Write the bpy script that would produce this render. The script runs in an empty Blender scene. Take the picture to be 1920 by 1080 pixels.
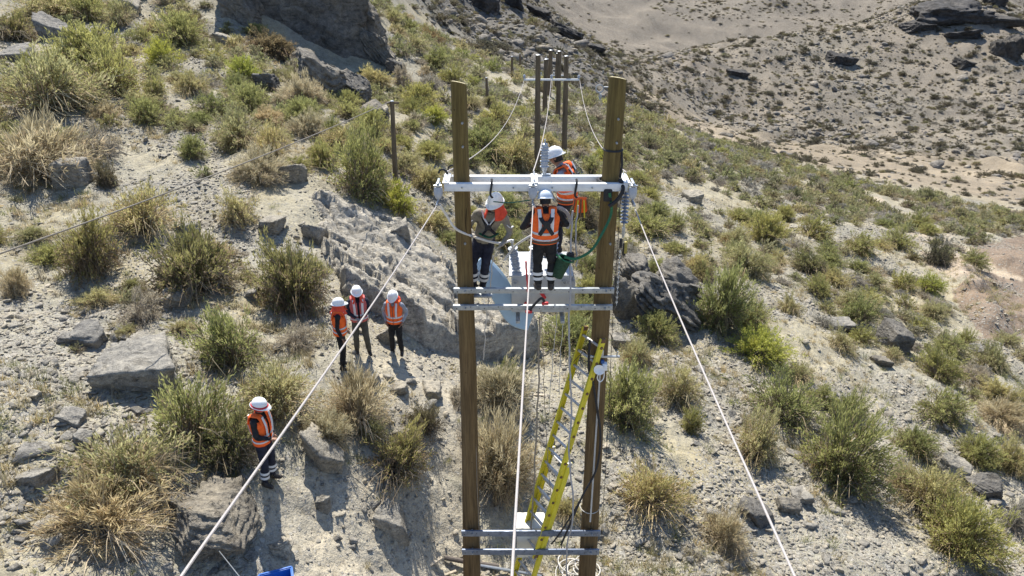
import bpy, bmesh, math, random
import numpy as np
from mathutils import Vector, Matrix, Quaternion

# ------------------------------------------------------------------ camera, sky, sun, exposure
scene = bpy.context.scene
COL = scene.collection
F, CX, CY = 1400.0, 960.0, 540.0            # focal length and centre for a 1920x1080 frame
PITCH = math.radians(25.0)
CAMZ = 12.0
SP, CP = math.sin(PITCH), math.cos(PITCH)
cam_data = bpy.data.cameras.new('camera')
cam_data.sensor_width = 36.0
cam_data.lens = F / 1920.0 * 36.0
cam_data.clip_start = 0.1
cam_data.clip_end = 6000.0
cam = bpy.data.objects.new('camera', cam_data)
cam.location = (0, 0, CAMZ)
cam.rotation_euler = (math.radians(90) - PITCH, 0, 0)
COL.objects.link(cam)
scene.camera = cam

SUN_EL, SUN_AZ = math.radians(56.0), math.radians(-14.0)     # azimuth from +Y towards +X
world = bpy.data.worlds.new('World'); scene.world = world; world.use_nodes = True
wn = world.node_tree.nodes; wl = world.node_tree.links; wn.clear()
wo = wn.new('ShaderNodeOutputWorld'); wb = wn.new('ShaderNodeBackground'); ws = wn.new('ShaderNodeTexSky')
ws.sky_type = 'NISHITA'; ws.sun_disc = False
ws.sun_elevation = SUN_EL; ws.sun_rotation = SUN_AZ; ws.altitude = 2500
wb.inputs['Strength'].default_value = 0.14
wl.new(ws.outputs[0], wb.inputs['Color']); wl.new(wb.outputs[0], wo.inputs[0])
sun_data = bpy.data.lights.new('sun', 'SUN'); sun_data.energy = 4.8; sun_data.angle = math.radians(0.53)
sun_data.color = (1.0, 0.95, 0.86)
sun = bpy.data.objects.new('sun', sun_data); COL.objects.link(sun)
TO_SUN = Vector((math.cos(SUN_EL)*math.sin(SUN_AZ), math.cos(SUN_EL)*math.cos(SUN_AZ), math.sin(SUN_EL)))
sun.rotation_euler = TO_SUN.to_track_quat('Z', 'Y').to_euler()
sun.location = TO_SUN * 60
scene.view_settings.view_transform = 'Standard'
scene.view_settings.look = 'None'
scene.view_settings.exposure = 0.88
scene.view_settings.gamma = 1.0
scene.view_settings.use_curve_mapping = False
scene.render.engine = 'CYCLES'
scene.cycles.max_bounces = 5
scene.cycles.diffuse_bounces = 3
scene.cycles.transparent_max_bounces = 4

# ------------------------------------------------------------------ small helpers
rng = np.random.default_rng(7)
def ray(px, py):
    u, w = (px - CX)/F, (CY - py)/F
    return np.array([u, CP + w*SP, -SP + w*CP])
def at(px, py, d):
    """point seen at pixel (px,py) of the photograph, d metres along the optical axis"""
    return np.array([0, 0, CAMZ]) + ray(px, py)*d
def aty(px, py, y):
    r = ray(px, py); return np.array([0, 0, CAMZ]) + r*(y/r[1])
def V(a): return Vector((float(a[0]), float(a[1]), float(a[2])))

def _hash(ix, iy, iz, seed):
    h = (ix*374761393 + iy*668265263 + iz*1274126177 + seed*974634541) & 0xFFFFFFFF
    h = ((h ^ (h >> 13))*1274126177) & 0xFFFFFFFF
    h = ((h ^ (h >> 16))*2246822519) & 0xFFFFFFFF
    return ((h ^ (h >> 15)) & 0xFFFFFF)/float(0xFFFFFF)
def vnoise(P, seed=0):
    P = np.asarray(P, float)
    if P.shape[1] == 2: P = np.c_[P, np.zeros(len(P))]
    fl = np.floor(P); f = P - fl; i = fl.astype(np.int64)
    f = f*f*f*(f*(f*6 - 15) + 10)
    out = 0
    for dx in (0, 1):
        wx = f[:, 0] if dx else 1 - f[:, 0]
        for dy in (0, 1):
            wy = f[:, 1] if dy else 1 - f[:, 1]
            for dz in (0, 1):
                wz = f[:, 2] if dz else 1 - f[:, 2]
                out = out + wx*wy*wz*_hash(i[:, 0]+dx, i[:, 1]+dy, i[:, 2]+dz, seed)
    return out*2 - 1
def fbm(P, octs=4, seed=0, lac=2.03, gain=0.5):
    P = np.asarray(P, float); a, s = 1.0, 0
    for k in range(octs):
        s = s + a*vnoise(P + 17.3*k, seed + k); P = P*lac; a *= gain
    return s
def sstep(a, b, x):
    t = np.clip((x - a)/(b - a), 0, 1); return t*t*(3 - 2*t)

def mesh_np(name, verts, faces, mat=None, smooth=False, col=None, fmat=None, mats=None):
    """mesh from numpy arrays; faces (M,3) or (M,4) or list of lists; col = per-vertex colour"""
    me = bpy.data.meshes.new(name)
    verts = np.asarray(verts, np.float32)
    if isinstance(faces, np.ndarray):
        n, k = faces.shape
        me.vertices.add(len(verts)); me.vertices.foreach_set('co', verts.ravel())
        me.loops.add(n*k); me.loops.foreach_set('vertex_index', faces.astype(np.int32).ravel())
        me.polygons.add(n); me.polygons.foreach_set('loop_start', np.arange(0, n*k, k, dtype=np.int32))
        me.update(calc_edges=True)
    else:
        me.from_pydata([tuple(map(float, v)) for v in verts], [], [list(map(int, f)) for f in faces])
    if smooth: me.polygons.foreach_set('use_smooth', np.ones(len(me.polygons), bool))
    if col is not None:
        at_ = me.color_attributes.new('Col', 'FLOAT_COLOR', 'POINT')
        c4 = np.ones((len(verts), 4), np.float32); c4[:, :3] = col
        at_.data.foreach_set('color', c4.ravel())
    if mats:
        for m in mats: me.materials.append(m)
        if fmat is not None: me.polygons.foreach_set('material_index', np.asarray(fmat, np.int32))
    elif mat is not None: me.materials.append(mat)
    me.validate(); me.update()
    return me
def link(name, me, parent=None, loc=None, rot=None, scale=None):
    o = bpy.data.objects.new(name, me); COL.objects.link(o)
    if parent is not None: o.parent = parent
    if loc is not None: o.location = tuple(float(v) for v in loc)
    if rot is not None: o.rotation_euler = rot
    if scale is not None: o.scale = scale if hasattr(scale, '__len__') else (scale,)*3
    return o
def tag(o, label=None, cat=None, group=None, kind=None):
    if label: o['label'] = label
    if cat: o['category'] = cat
    if group: o['group'] = group
    if kind: o['kind'] = kind
    return o
def empty(name, loc, label=None, cat=None, group=None, rotz=0.0):
    o = bpy.data.objects.new(name, None); COL.objects.link(o)
    o.location = tuple(float(v) for v in loc); o.rotation_euler = (0, 0, rotz); o.empty_display_size = 0.2
    return tag(o, label, cat, group)
# ------------------------------------------------------------------ materials
def new_mat(name):
    m = bpy.data.materials.new(name); m.use_nodes = True
    nt = m.node_tree; nt.nodes.clear()
    out = nt.nodes.new('ShaderNodeOutputMaterial'); b = nt.nodes.new('ShaderNodeBsdfPrincipled')
    nt.links.new(b.outputs[0], out.inputs[0])
    return m, nt, b, out
def nd(nt, typ, **kw):
    n = nt.nodes.new(typ)
    for k, v in kw.items():
        if k.startswith('i_'): n.inputs[k[2:].replace('_', ' ')].default_value = v
        else: setattr(n, k, v)
    return n
def mixc(nt, fac, a, b, mode='MIX'):
    n = nt.nodes.new('ShaderNodeMix'); n.data_type = 'RGBA'; n.blend_type = mode
    for sock, v in ((n.inputs[0], fac), (n.inputs[6], a), (n.inputs[7], b)):
        if hasattr(v, 'is_linked'): nt.links.new(v, sock)
        elif isinstance(v, (int, float)): sock.default_value = v
        else: sock.default_value = (*v[:3], 1)
    return n.outputs[2]
def mathn(nt, op, a, b=None, clamp=False):
    n = nt.nodes.new('ShaderNodeMath'); n.operation = op; n.use_clamp = clamp
    for i, v in enumerate((a, b)):
        if v is None: continue
        if hasattr(v, 'is_linked'): nt.links.new(v, n.inputs[i])
        else: n.inputs[i].default_value = v
    return n.outputs[0]
def ramp(nt, fac, stops):
    n = nt.nodes.new('ShaderNodeValToRGB'); e = n.color_ramp.elements
    while len(e) < len(stops): e.new(0.5)
    for el, (p, c) in zip(e, stops):
        el.position = p; el.color = (*c, 1) if hasattr(c, '__len__') else (c, c, c, 1)
    nt.links.new(fac, n.inputs[0]); return n.outputs[0]
def noise(nt, vec, scale, detail=4, rough=0.55, dist=0.0):
    n = nd(nt, 'ShaderNodeTexNoise'); n.inputs['Scale'].default_value = scale
    n.inputs['Detail'].default_value = detail; n.inputs['Roughness'].default_value = rough
    n.inputs['Distortion'].default_value = dist
    nt.links.new(vec, n.inputs['Vector']); return n.outputs['Fac']
def voro(nt, vec, scale, feature='F1', rnd=1.0, out='Distance'):
    n = nd(nt, 'ShaderNodeTexVoronoi'); n.feature = feature; n.inputs['Scale'].default_value = scale
    n.inputs['Randomness'].default_value = rnd
    nt.links.new(vec, n.inputs['Vector']); return n.outputs[out]
def bump(nt, h, strength, dist, b, prev=None):
    n = nd(nt, 'ShaderNodeBump'); n.inputs['Strength'].default_value = strength; n.inputs['Distance'].default_value = dist
    nt.links.new(h, n.inputs['Height'])
    if prev is not None: nt.links.new(prev, n.inputs['Normal'])
    if b is not None: nt.links.new(n.outputs[0], b.inputs['Normal'])
    return n.outputs[0]

def mat_simple(name, color, rough=0.6, metal=0.0, var=0.12, scale=12.0, bumps=0.15, spec=0.4, stretch=(1, 1, 1)):
    m, nt, b, out = new_mat(name)
    tc = nd(nt, 'ShaderNodeTexCoord'); mp = nd(nt, 'ShaderNodeMapping'); mp.inputs['Scale'].default_value = stretch
    nt.links.new(tc.outputs['Object'], mp.inputs['Vector'])
    f = noise(nt, mp.outputs[0], scale, 5, 0.6)
    lo = tuple(c*(1 - var*2) for c in color); hi = tuple(min(1, c*(1 + var)) for c in color)
    nt.links.new(ramp(nt, f, [(0.3, lo), (0.5, color), (0.72, hi)]), b.inputs['Base Color'])
    nt.links.new(ramp(nt, f, [(0.3, min(1, rough+.12)), (0.7, max(0.05, rough-.1))]), b.inputs['Roughness'])
    b.inputs['Metallic'].default_value = metal
    b.inputs['Specular IOR Level'].default_value = spec
    if bumps: bump(nt, noise(nt, mp.outputs[0], scale*4, 3), bumps, 0.01, b)
    return m

def mat_ground():
    m, nt, b, out = new_mat('ground_soil_and_scree')
    geo = nd(nt, 'ShaderNodeNewGeometry'); P = geo.outputs['Position']
    at_ = nd(nt, 'ShaderNodeAttribute'); at_.attribute_name = 'Col'
    sc = nd(nt, 'ShaderNodeAttribute'); sc.attribute_name = 'scree'
    base = at_.outputs['Color']
    n1 = noise(nt, P, 0.55, 4, 0.6); n2 = noise(nt, P, 5.0, 4, 0.65); n3 = noise(nt, P, 30.0, 3, 0.7)
    c = mixc(nt, 1.0, base, ramp(nt, n1, [(0.3, (.80, .78, .74)), (0.5, (1, 1, 1)), (0.7, (1.16, 1.13, 1.08))]), 'MULTIPLY')
    c = mixc(nt, 1.0, c, ramp(nt, n2, [(0.25, (.66, .64, .60)), (0.5, (1, 1, 1)), (0.75, (1.22, 1.2, 1.16))]), 'MULTIPLY')
    c = mixc(nt, 1.0, c, ramp(nt, n3, [(0.25, (.74, .73, .71)), (0.5, (1, 1, 1)), (0.75, (1.2, 1.2, 1.2))]), 'MULTIPLY')
    # stone chips: warped voronoi cells, own tone each
    wn_ = nd(nt, 'ShaderNodeTexNoise'); wn_.inputs['Scale'].default_value = 9.0; wn_.inputs['Detail'].default_value = 2; nt.links.new(P, wn_.inputs['Vector'])
    wv = nd(nt, 'ShaderNodeVectorMath'); wv.operation = 'MULTIPLY_ADD'; wv.inputs[1].default_value = (.11, .11, .11)
    nt.links.new(wn_.outputs['Color'], wv.inputs[0]); nt.links.new(P, wv.inputs[2])
    hs = None
    for s, k, met in ((10.0, .8, 'MANHATTAN'), (24.0, .85, 'EUCLIDEAN')):
        vn = nd(nt, 'ShaderNodeTexVoronoi'); vn.distance = met; vn.inputs['Scale'].default_value = s; nt.links.new(wv.outputs[0], vn.inputs['Vector'])
        d, cc = vn.outputs['Distance'], vn.outputs['Color']
        sepn = nd(nt, 'ShaderNodeSeparateColor'); nt.links.new(cc, sepn.inputs[0])
        g = 1.5 if met == 'MANHATTAN' else 1.0
        size = mathn(nt, 'MULTIPLY', sepn.outputs[1], 0.46*g)
        size = mathn(nt, 'ADD', size, mathn(nt, 'MULTIPLY', sc.outputs['Fac'], 0.22*g))
        msk = mathn(nt, 'MULTIPLY', mathn(nt, 'SUBTRACT', size, d), 12.0, True)
        stone = ramp(nt, sepn.outputs[0], [(0, (.21, .20, .18)), (0.35, (.32, .305, .27)), (0.7, (.42, .395, .34)), (1, (.30, .26, .215))])
        c = mixc(nt, mathn(nt, 'MULTIPLY', msk, k), c, stone)
        hh = mathn(nt, 'MULTIPLY', msk, mathn(nt, 'MULTIPLY', mathn(nt, 'ADD', sepn.outputs[2], .35), 0.55/s))
        hs = hh if hs is None else mathn(nt, 'ADD', hs, hh)
    nt.links.new(c, b.inputs['Base Color'])
    b.inputs['Roughness'].default_value = 0.95; b.inputs['Specular IOR Level'].default_value = 0.12
    h = mathn(nt, 'ADD', hs, mathn(nt, 'ADD', mathn(nt, 'MULTIPLY', n2, .07), mathn(nt, 'MULTIPLY', n3, .014)))
    bump(nt, h, 0.9, 1.0, b)
    return m

def mat_rock(name, base, warm, dark, scale=1.0):
    m, nt, b, out = new_mat(name)
    tc = nd(nt, 'ShaderNodeTexCoord'); geo = nd(nt, 'ShaderNodeNewGeometry'); P = geo.outputs['Position']
    oi = nd(nt, 'ShaderNodeObjectInfo')
    ofs = nd(nt, 'ShaderNodeVectorMath'); ofs.operation = 'ADD'; nt.links.new(P, ofs.inputs[0])
    cmb = nd(nt, 'ShaderNodeCombineXYZ'); nt.links.new(mathn(nt, 'MULTIPLY', oi.outputs['Random'], 30.0), cmb.inputs[0]); nt.links.new(cmb.outputs[0], ofs.inputs[1])
    Q = ofs.outputs[0]
    n1 = noise(nt, Q, 1.1*scale, 5, 0.6); n2 = noise(nt, Q, 6.0*scale, 6, 0.7); n3 = noise(nt, Q, 34*scale, 4, 0.7)
    c = ramp(nt, n1, [(0.28, dark), (0.5, base), (0.7, warm)])
    c = mixc(nt, 1.0, c, ramp(nt, n2, [(0.28, (.48, .48, .49)), (0.48, (.92, .92, .92)), (0.72, (1.4, 1.37, 1.3))]), 'MULTIPLY')
    c = mixc(nt, 1.0, c, ramp(nt, n3, [(0.3, (.62, .62, .62)), (0.7, (1.28, 1.28, 1.28))]), 'MULTIPLY')
    c = mixc(nt, 1.0, c, ramp(nt, oi.outputs['Random'], [(0, (.78, .79, .82)), (0.5, (1, 1, 1)), (1, (1.14, 1.1, 1.02))]), 'MULTIPLY')
    mp = nd(nt, 'ShaderNodeMapping'); mp.inputs['Rotation'].default_value = (.35, .5, .2); mp.inputs['Scale'].default_value = (1, 1, 3.2); nt.links.new(Q, mp.inputs['Vector'])
    vd = noise(nt, mp.outputs[0], 2.4*scale, 5, 0.75, 1.0)
    crack = ramp(nt, vd, [(0.38, 0.0), (0.44, 1.0)])
    c = mixc(nt, 1.0, c, ramp(nt, vd, [(0.38, (.72, .71, .69)), (0.44, (1, 1, 1))]), 'MULTIPLY')
    nt.links.new(c, b.inputs['Base Color'])
    b.inputs['Roughness'].default_value = 0.88; b.inputs['Specular IOR Level'].default_value = 0.2
    h = mathn(nt, 'ADD', mathn(nt, 'MULTIPLY', crack, .02/scale), mathn(nt, 'ADD', mathn(nt, 'MULTIPLY', n2, .09/scale), mathn(nt, 'MULTIPLY', n3, .022/scale)))
    bump(nt, h, 0.9, 1.0, b)
    return m

def mat_foliage(name, trans=0.35, rough=0.7):
    m, nt, b, out = new_mat(name)
    at_ = nd(nt, 'ShaderNodeAttribute'); at_.attribute_name = 'Col'
    oi = nd(nt, 'ShaderNodeObjectInfo')
    c = mixc(nt, 1.0, at_.outputs['Color'], ramp(nt, oi.outputs['Random'], [(0, (.84, .88, .86)), (0.4, (1, 1, 1)), (0.75, (1.08, 1.04, .95)), (1, (1.16, 1.08, .95))]), 'MULTIPLY')
    nt.links.new(c, b.inputs['Base Color']); b.inputs['Roughness'].default_value = rough
    b.inputs['Specular IOR Level'].default_value = 0.25
    if trans:
        t = nd(nt, 'ShaderNodeBsdfTranslucent'); nt.links.new(c, t.inputs['Color'])
        mx = nd(nt, 'ShaderNodeMixShader'); mx.inputs[0].default_value = trans
        nt.links.new(b.outputs[0], mx.inputs[1]); nt.links.new(t.outputs[0], mx.inputs[2]); nt.links.new(mx.outputs[0], out.inputs[0])
    return m

def mat_wood_pole():
    m, nt, b, out = new_mat('weathered_pole_wood')
    tc = nd(nt, 'ShaderNodeTexCoord'); O = tc.outputs['Object']
    mp = nd(nt, 'ShaderNodeMapping'); mp.inputs['Scale'].default_value = (1, 1, 0.06); nt.links.new(O, mp.inputs['Vector'])
    g = noise(nt, mp.outputs[0], 34.0, 6, 0.7); g2 = noise(nt, O, 1.6, 4, 0.6); g3 = noise(nt, mp.outputs[0], 9.0, 3, 0.6)
    c = ramp(nt, g, [(0.28, (.078, .049, .023)), (0.5, (.148, .098, .045)), (0.72, (.205, .142, .070))])
    sepx = nd(nt, 'ShaderNodeSeparateXYZ'); nt.links.new(O, sepx.inputs[0])
    gr = ramp(nt, mathn(nt, 'ADD', mathn(nt, 'MULTIPLY', sepx.outputs[2], 0.1), mathn(nt, 'MULTIPLY', mathn(nt, 'SUBTRACT', g2, .5), .35)), [(0.0, (.82, .80, .78)), (0.55, (1.0, .97, .92)), (0.82, (1.0, 1.02, .80)), (1.0, (.86, .95, .66))])
    c = mixc(nt, 1.0, c, gr, 'MULTIPLY')
    c = mixc(nt, 1.0, c, ramp(nt, g3, [(0.3, (.7, .7, .7)), (0.6, (1.1, 1.1, 1.1))]), 'MULTIPLY')
    vk = voro(nt, O, 5.0)
    c = mixc(nt, 1.0, c, ramp(nt, vk, [(0.03, (.35, .3, .26)), (0.09, (1, 1, 1))]), 'MULTIPLY')
    ck = noise(nt, mp.outputs[0], 11.0, 3, 0.6)
    crack = ramp(nt, ck, [(0.67, 1.0), (0.70, 0.0)])
    c = mixc(nt, 1.0, c, ramp(nt, ck, [(0.67, (1, 1, 1)), (0.70, (.34, .31, .28))]), 'MULTIPLY')
    nt.links.new(c, b.inputs['Base Color']); b.inputs['Roughness'].default_value = 0.8
    b.inputs['Specular IOR Level'].default_value = 0.3
    p = bump(nt, g, 0.5, 0.012, None); bump(nt, crack, 0.5, 0.02, b, p)
    return m

M = {}
M['ground'] = mat_ground()
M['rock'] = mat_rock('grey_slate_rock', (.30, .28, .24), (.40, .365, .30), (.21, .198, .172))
M['rock_slab'] = mat_rock('pale_slab_rock', (.37, .345, .295), (.46, .425, .36), (.285, .268, .235))
M['chip'] = mat_rock('stone_chip_rock', (.36, .33, .272), (.45, .405, .33), (.26, .242, .205), 2.0)
M['base_steel'] = mat_simple('blue_grey_galvanised_channel', (.17, .20, .26), 0.4, 0.35, var=.18, scale=10, bumps=.06)
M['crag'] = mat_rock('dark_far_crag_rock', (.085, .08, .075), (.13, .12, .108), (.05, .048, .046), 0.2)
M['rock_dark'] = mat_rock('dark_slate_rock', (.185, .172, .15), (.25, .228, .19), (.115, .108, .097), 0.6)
M['rock_far'] = mat_rock('far_slope_rock', (.25, .228, .195), (.34, .305, .255), (.13, .12, .105), 0.25)
M['foliage'] = mat_foliage('shrub_leaves', 0.5)
M['twig'] = mat_foliage('shrub_twigs', 0.0, 0.85)
M['wood'] = mat_wood_pole()
M['cut_wood'] = mat_simple('sawn_pole_end', (.50, .43, .25), 0.8, var=.25, scale=30)
M['old_wood'] = mat_simple('thin_grey_pole_wood', (.145, .11, .07), 0.85, var=.25, scale=14, stretch=(1, 1, .1))
M['white_steel'] = mat_simple('white_painted_steel', (.74, .75, .75), 0.42, 0.0, var=.05, scale=9, bumps=.05)
M['galv'] = mat_simple('galvanised_steel', (.44, .47, .50), 0.38, 0.75, var=.14, scale=14, bumps=.06)
M['galv_dull'] = mat_simple('dull_galvanised_steel', (.36, .38, .39), 0.5, 0.45, var=.14, scale=14, bumps=.06)
M['tank_grey'] = mat_simple('transformer_grey_paint', (.44, .455, .46), 0.42, 0.0, var=.06, scale=6, bumps=.05)
M['polymer'] = mat_simple('grey_silicone_insulator', (.40, .42, .45), 0.4, 0.0, var=.06, scale=20, bumps=0)
M['alu'] = mat_simple('stranded_aluminium_cable', (.66, .655, .64), 0.45, 0.25, var=.1, scale=60, bumps=.3)
M['cable_new'] = mat_simple('pale_covered_conductor', (.40, .365, .34), 0.5, 0.0, var=.08, scale=60, bumps=.3)
M['rope_white'] = mat_simple('off_white_rope', (.62, .59, .53), 0.85, var=.15, scale=120, bumps=.5)
M['rope_tan'] = mat_simple('tan_rope', (.30, .25, .19), 0.9, var=.2, scale=120, bumps=.5)
M['rope_grey'] = mat_simple('grey_rope', (.40, .39, .39), 0.9, var=.2, scale=120, bumps=.5)
M['black_strap'] = mat_simple('black_webbing', (.022, .022, .025), 0.7, var=.2, scale=60, bumps=.3)
M['black_rubber'] = mat_simple('black_rubber', (.02, .02, .02), 0.5, var=.2, scale=20)
M['green_strap'] = mat_simple('green_webbing', (.015, .12, .055), 0.6, var=.2, scale=60, bumps=.3)
M['green_bag'] = mat_simple('green_canvas', (.018, .055, .028), 0.8, var=.2, scale=30, bumps=.3)
M['yellow_frp'] = mat_simple('yellow_fibreglass', (.66, .56, .04), 0.55, var=.16, scale=7, bumps=.08, stretch=(1, 1, .2))
M['alu_rung'] = mat_simple('aluminium_rung', (.55, .54, .52), 0.45, 0.3, var=.15, scale=20)
M['rust'] = mat_simple('brown_stained_fitting', (.16, .09, .05), 0.8, var=.2, scale=30)
M['white_plastic'] = mat_simple('white_plastic', (.80, .81, .82), 0.4, var=.04, scale=10, bumps=0)
M['cabinet'] = mat_simple('cream_cabinet_paint', (.68, .66, .58), 0.5, var=.06, scale=6, bumps=.05)
M['pale_blue'] = mat_simple('pale_blue_paint', (.36, .50, .62), 0.4, var=.06, scale=3, bumps=.03)
M['blue_crate'] = mat_simple('blue_plastic', (.02, .12, .42), 0.5, var=.08, scale=10)
M['red_plastic'] = mat_simple('red_plastic', (.55, .03, .035), 0.4, var=.1, scale=10)
M['hivis'] = mat_simple('orange_high_visibility_cloth', (.95, .145, .02), 0.75, var=.10, scale=14, bumps=.35)
M['hivis_faded'] = mat_simple('faded_pink_red_cloth', (.55, .13, .12), 0.8, var=.12, scale=14, bumps=.35)
M['red_flap'] = mat_simple('red_orange_neck_flap', (.74, .075, .035), 0.75, var=.1, scale=14, bumps=.35)
M['reflect'] = mat_simple('silver_reflective_tape', (.66, .67, .68), 0.35, var=.06, scale=20, bumps=.1)
M['navy'] = mat_simple('navy_work_cloth', (.017, .019, .034), 0.85, var=.25, scale=9, bumps=.5)
M['black_cloth'] = mat_simple('black_work_cloth', (.014, .014, .016), 0.85, var=.25, scale=9, bumps=.5)
M['grey_cloth'] = mat_simple('grey_shirt_cloth', (.29, .31, .35), 0.85, var=.12, scale=9, bumps=.5)
M['beige_cloth'] = mat_simple('tan_shirt_cloth', (.25, .225, .175), 0.9, var=.22, scale=9, bumps=.5)
M['olive_cloth'] = mat_simple('olive_trouser_cloth', (.085, .08, .06), 0.85, var=.15, scale=9, bumps=.5)
M['helmet'] = mat_simple('white_helmet_shell', (.82, .82, .80), 0.28, var=.03, scale=5, bumps=0)
M['helmet_blue'] = mat_simple('pale_blue_white_helmet_shell', (.70, .77, .83), 0.28, var=.03, scale=5, bumps=0)
M['skin'] = mat_simple('tanned_skin', (.30, .165, .105), 0.6, var=.1, scale=14, bumps=.1)
M['hair'] = mat_simple('dark_hair', (.012, .010, .009), 0.6, var=.2, scale=40)
M['boot'] = mat_simple('dusty_leather_boot', (.045, .038, .032), 0.75, var=.3, scale=14)
M['glove'] = mat_simple('work_glove_leather', (.36, .33, .28), 0.8, var=.15, scale=20)
M['litter'] = mat_simple('weathered_board', (.42, .36, .27), 0.85, var=.2, scale=18)
# ------------------------------------------------------------------ terrain
# control points: (pixel x, pixel y, depth) of the ground as the photograph shows it
GP = [
 (-60,1120,10.2),(0,900,12),(0,700,14.6),(0,500,19),(0,300,25),(0,150,33),(0,0,45),
 (300,1080,11.6),(300,900,12.9),(300,700,15.6),(300,500,20),(300,300,26.5),(300,150,34),(300,0,47),
 (507,905,13.5),(640,690,17.1),(745,665,18.7),(560,1080,12.8),(700,1080,13.7),(850,1080,15.0),(700,860,15.4),(480,1020,12.8),
 (600,400,24),(620,300,28),(640,210,34),(480,200,33),(480,100,42),
 (600,125,46),(720,120,48),
 (960,1080,15.4),(960,850,17.6),(960,700,21.0),(900,655,22.3),(960,450,29),(960,330,37),(1060,285,42),
 (800,300,33),(800,200,42),(860,130,55),(760,60,58),
 (1100,1080,15.6),(1400,1080,16.0),(1650,1080,16.8),(1960,1120,17.6),
 (1200,850,18.5),(1400,850,19.8),(1650,850,21.5),(1920,850,23.5),
 (1250,640,25),(1400,600,27),(1650,600,31),(1920,600,36),
 (1200,450,33),(1400,450,37),(1650,450,45),(1920,480,48),
 (1200,320,47),(1400,340,56),(1650,390,62),(1920,420,62),
 # crest of the near slope
 (700,20,66),(830,78,66),(940,128,68),(1040,165,70),(1150,202,73),(1250,234,78),(1340,264,84),(1500,306,88),(1700,347,88),(1920,386,84),
 # valley floor
 (1500,286,128),(1700,318,118),(1920,344,108),(1340,250,150),(1500,260,165),(1700,262,168),(1920,262,168),
 # slope across the valley
 (1200,170,155),(1350,190,185),(1500,190,192),(1700,190,195),(1920,190,195),(1250,125,190),(1400,120,212),(1600,120,218),(1800,120,218),(1960,120,216),
 (1160,111,185),(1300,96,214),(1420,76,228),(1560,52,244),(1700,18,262),(1800,-20,276),(1960,-60,285),
 # mid hill behind the line of poles
 (1100,145,118),(1000,105,120),(1050,120,122),(900,60,128),(850,20,135),(980,60,135),(960,10,160),(1020,32,165),(1080,72,168),(1130,100,172),
 # farthest slope
 (1160,70,380),(1300,60,390),(1450,40,400),(1600,10,420),(1050,20,385),(1700,-10,430),
]
# hidden ground behind crests: (pixel column x, distance, height below the camera)
HP = [(830,88,-9.5),(940,90,-12.5),(1040,90,-15.5),(1150,95,-19),(1250,110,-25),
      (980,200,-18),(1020,220,-25),(1080,240,-32),(1130,250,-36),
      (1200,260,-38),(1300,290,-42),(1420,310,-44),(1560,330,-42),(1700,340,-36),(1900,350,-24),
      (600,62,0.5),(500,58,0.0),(300,70,3),(0,70,3),(450,110,9),(0,120,12),(640,100,8),(760,100,-2),(800,150,4),(860,190,4),(930,230,-5),
      (0,300,40),(400,300,40),(700,320,40),(0,800,150),(500,800,140),(960,800,110),(1400,800,100),(1920,800,110),
      (960,520,0),(1300,540,-6),(1650,560,-4),(1920,520,5),
      (0,3000,300),(960,3000,300),(1920,3000,300)]
def _ctrl():
    X, S = [], []
    for px, py, d in GP:
        v = ray(px, py)*d; r = math.hypot(v[0], v[1])
        X.append((math.atan2(v[0], v[1]), math.log(r))); S.append(v[2]/r)
    for px, r, z in HP:
        X.append((math.atan2((px - CX)/F, 1.02), math.log(r))); S.append(z/r)
    X, S = np.array(X), np.array(S)
    X[:, 0] *= 1.3
    K = np.linalg.norm(X[:, None] - X[None], axis=2); K = np.where(K > 0, K*K*np.log(K + 1e-12), 0)
    n = len(X); P = np.c_[np.ones(n), X]
    A = np.zeros((n+3, n+3)); A[:n, :n] = K + 1e-4*np.eye(n); A[:n, n:] = P; A[n:, :n] = P.T
    w = np.linalg.solve(A, np.r_[S, 0, 0, 0])
    return X, w
_TX, _TW = _ctrl()
_G_T = np.radians(np.linspace(-46, 46, 231)); _G_L = np.linspace(math.log(8.5), math.log(3000), 420)
def _grid():
    T, L = np.meshgrid(_G_T*1.3, _G_L, indexing='ij')
    Q = np.c_[T.ravel(), L.ravel()]; out = np.zeros(len(Q)); n = len(_TX)
    for k in range(n):
        r2 = ((Q - _TX[k])**2).sum(1)
        out += _TW[k]*0.5*r2*np.log(r2 + 1e-20)
    out += _TW[n] + Q @ _TW[n+1:]
    return out.reshape(T.shape)
_G = _grid()
BANK = [(at(1790, 500, 43)[:2], at(1850, 640, 34.5)[:2], 1.0, .8), (at(1850, 470, 46)[:2], at(1960, 520, 42)[:2], .7, .8), (at(1880, 620, 35)[:2], at(1960, 585, 37)[:2], .6, .6), (at(1835, 540, 40)[:2], at(1930, 540, 40)[:2], -.35, .5)]
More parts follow.
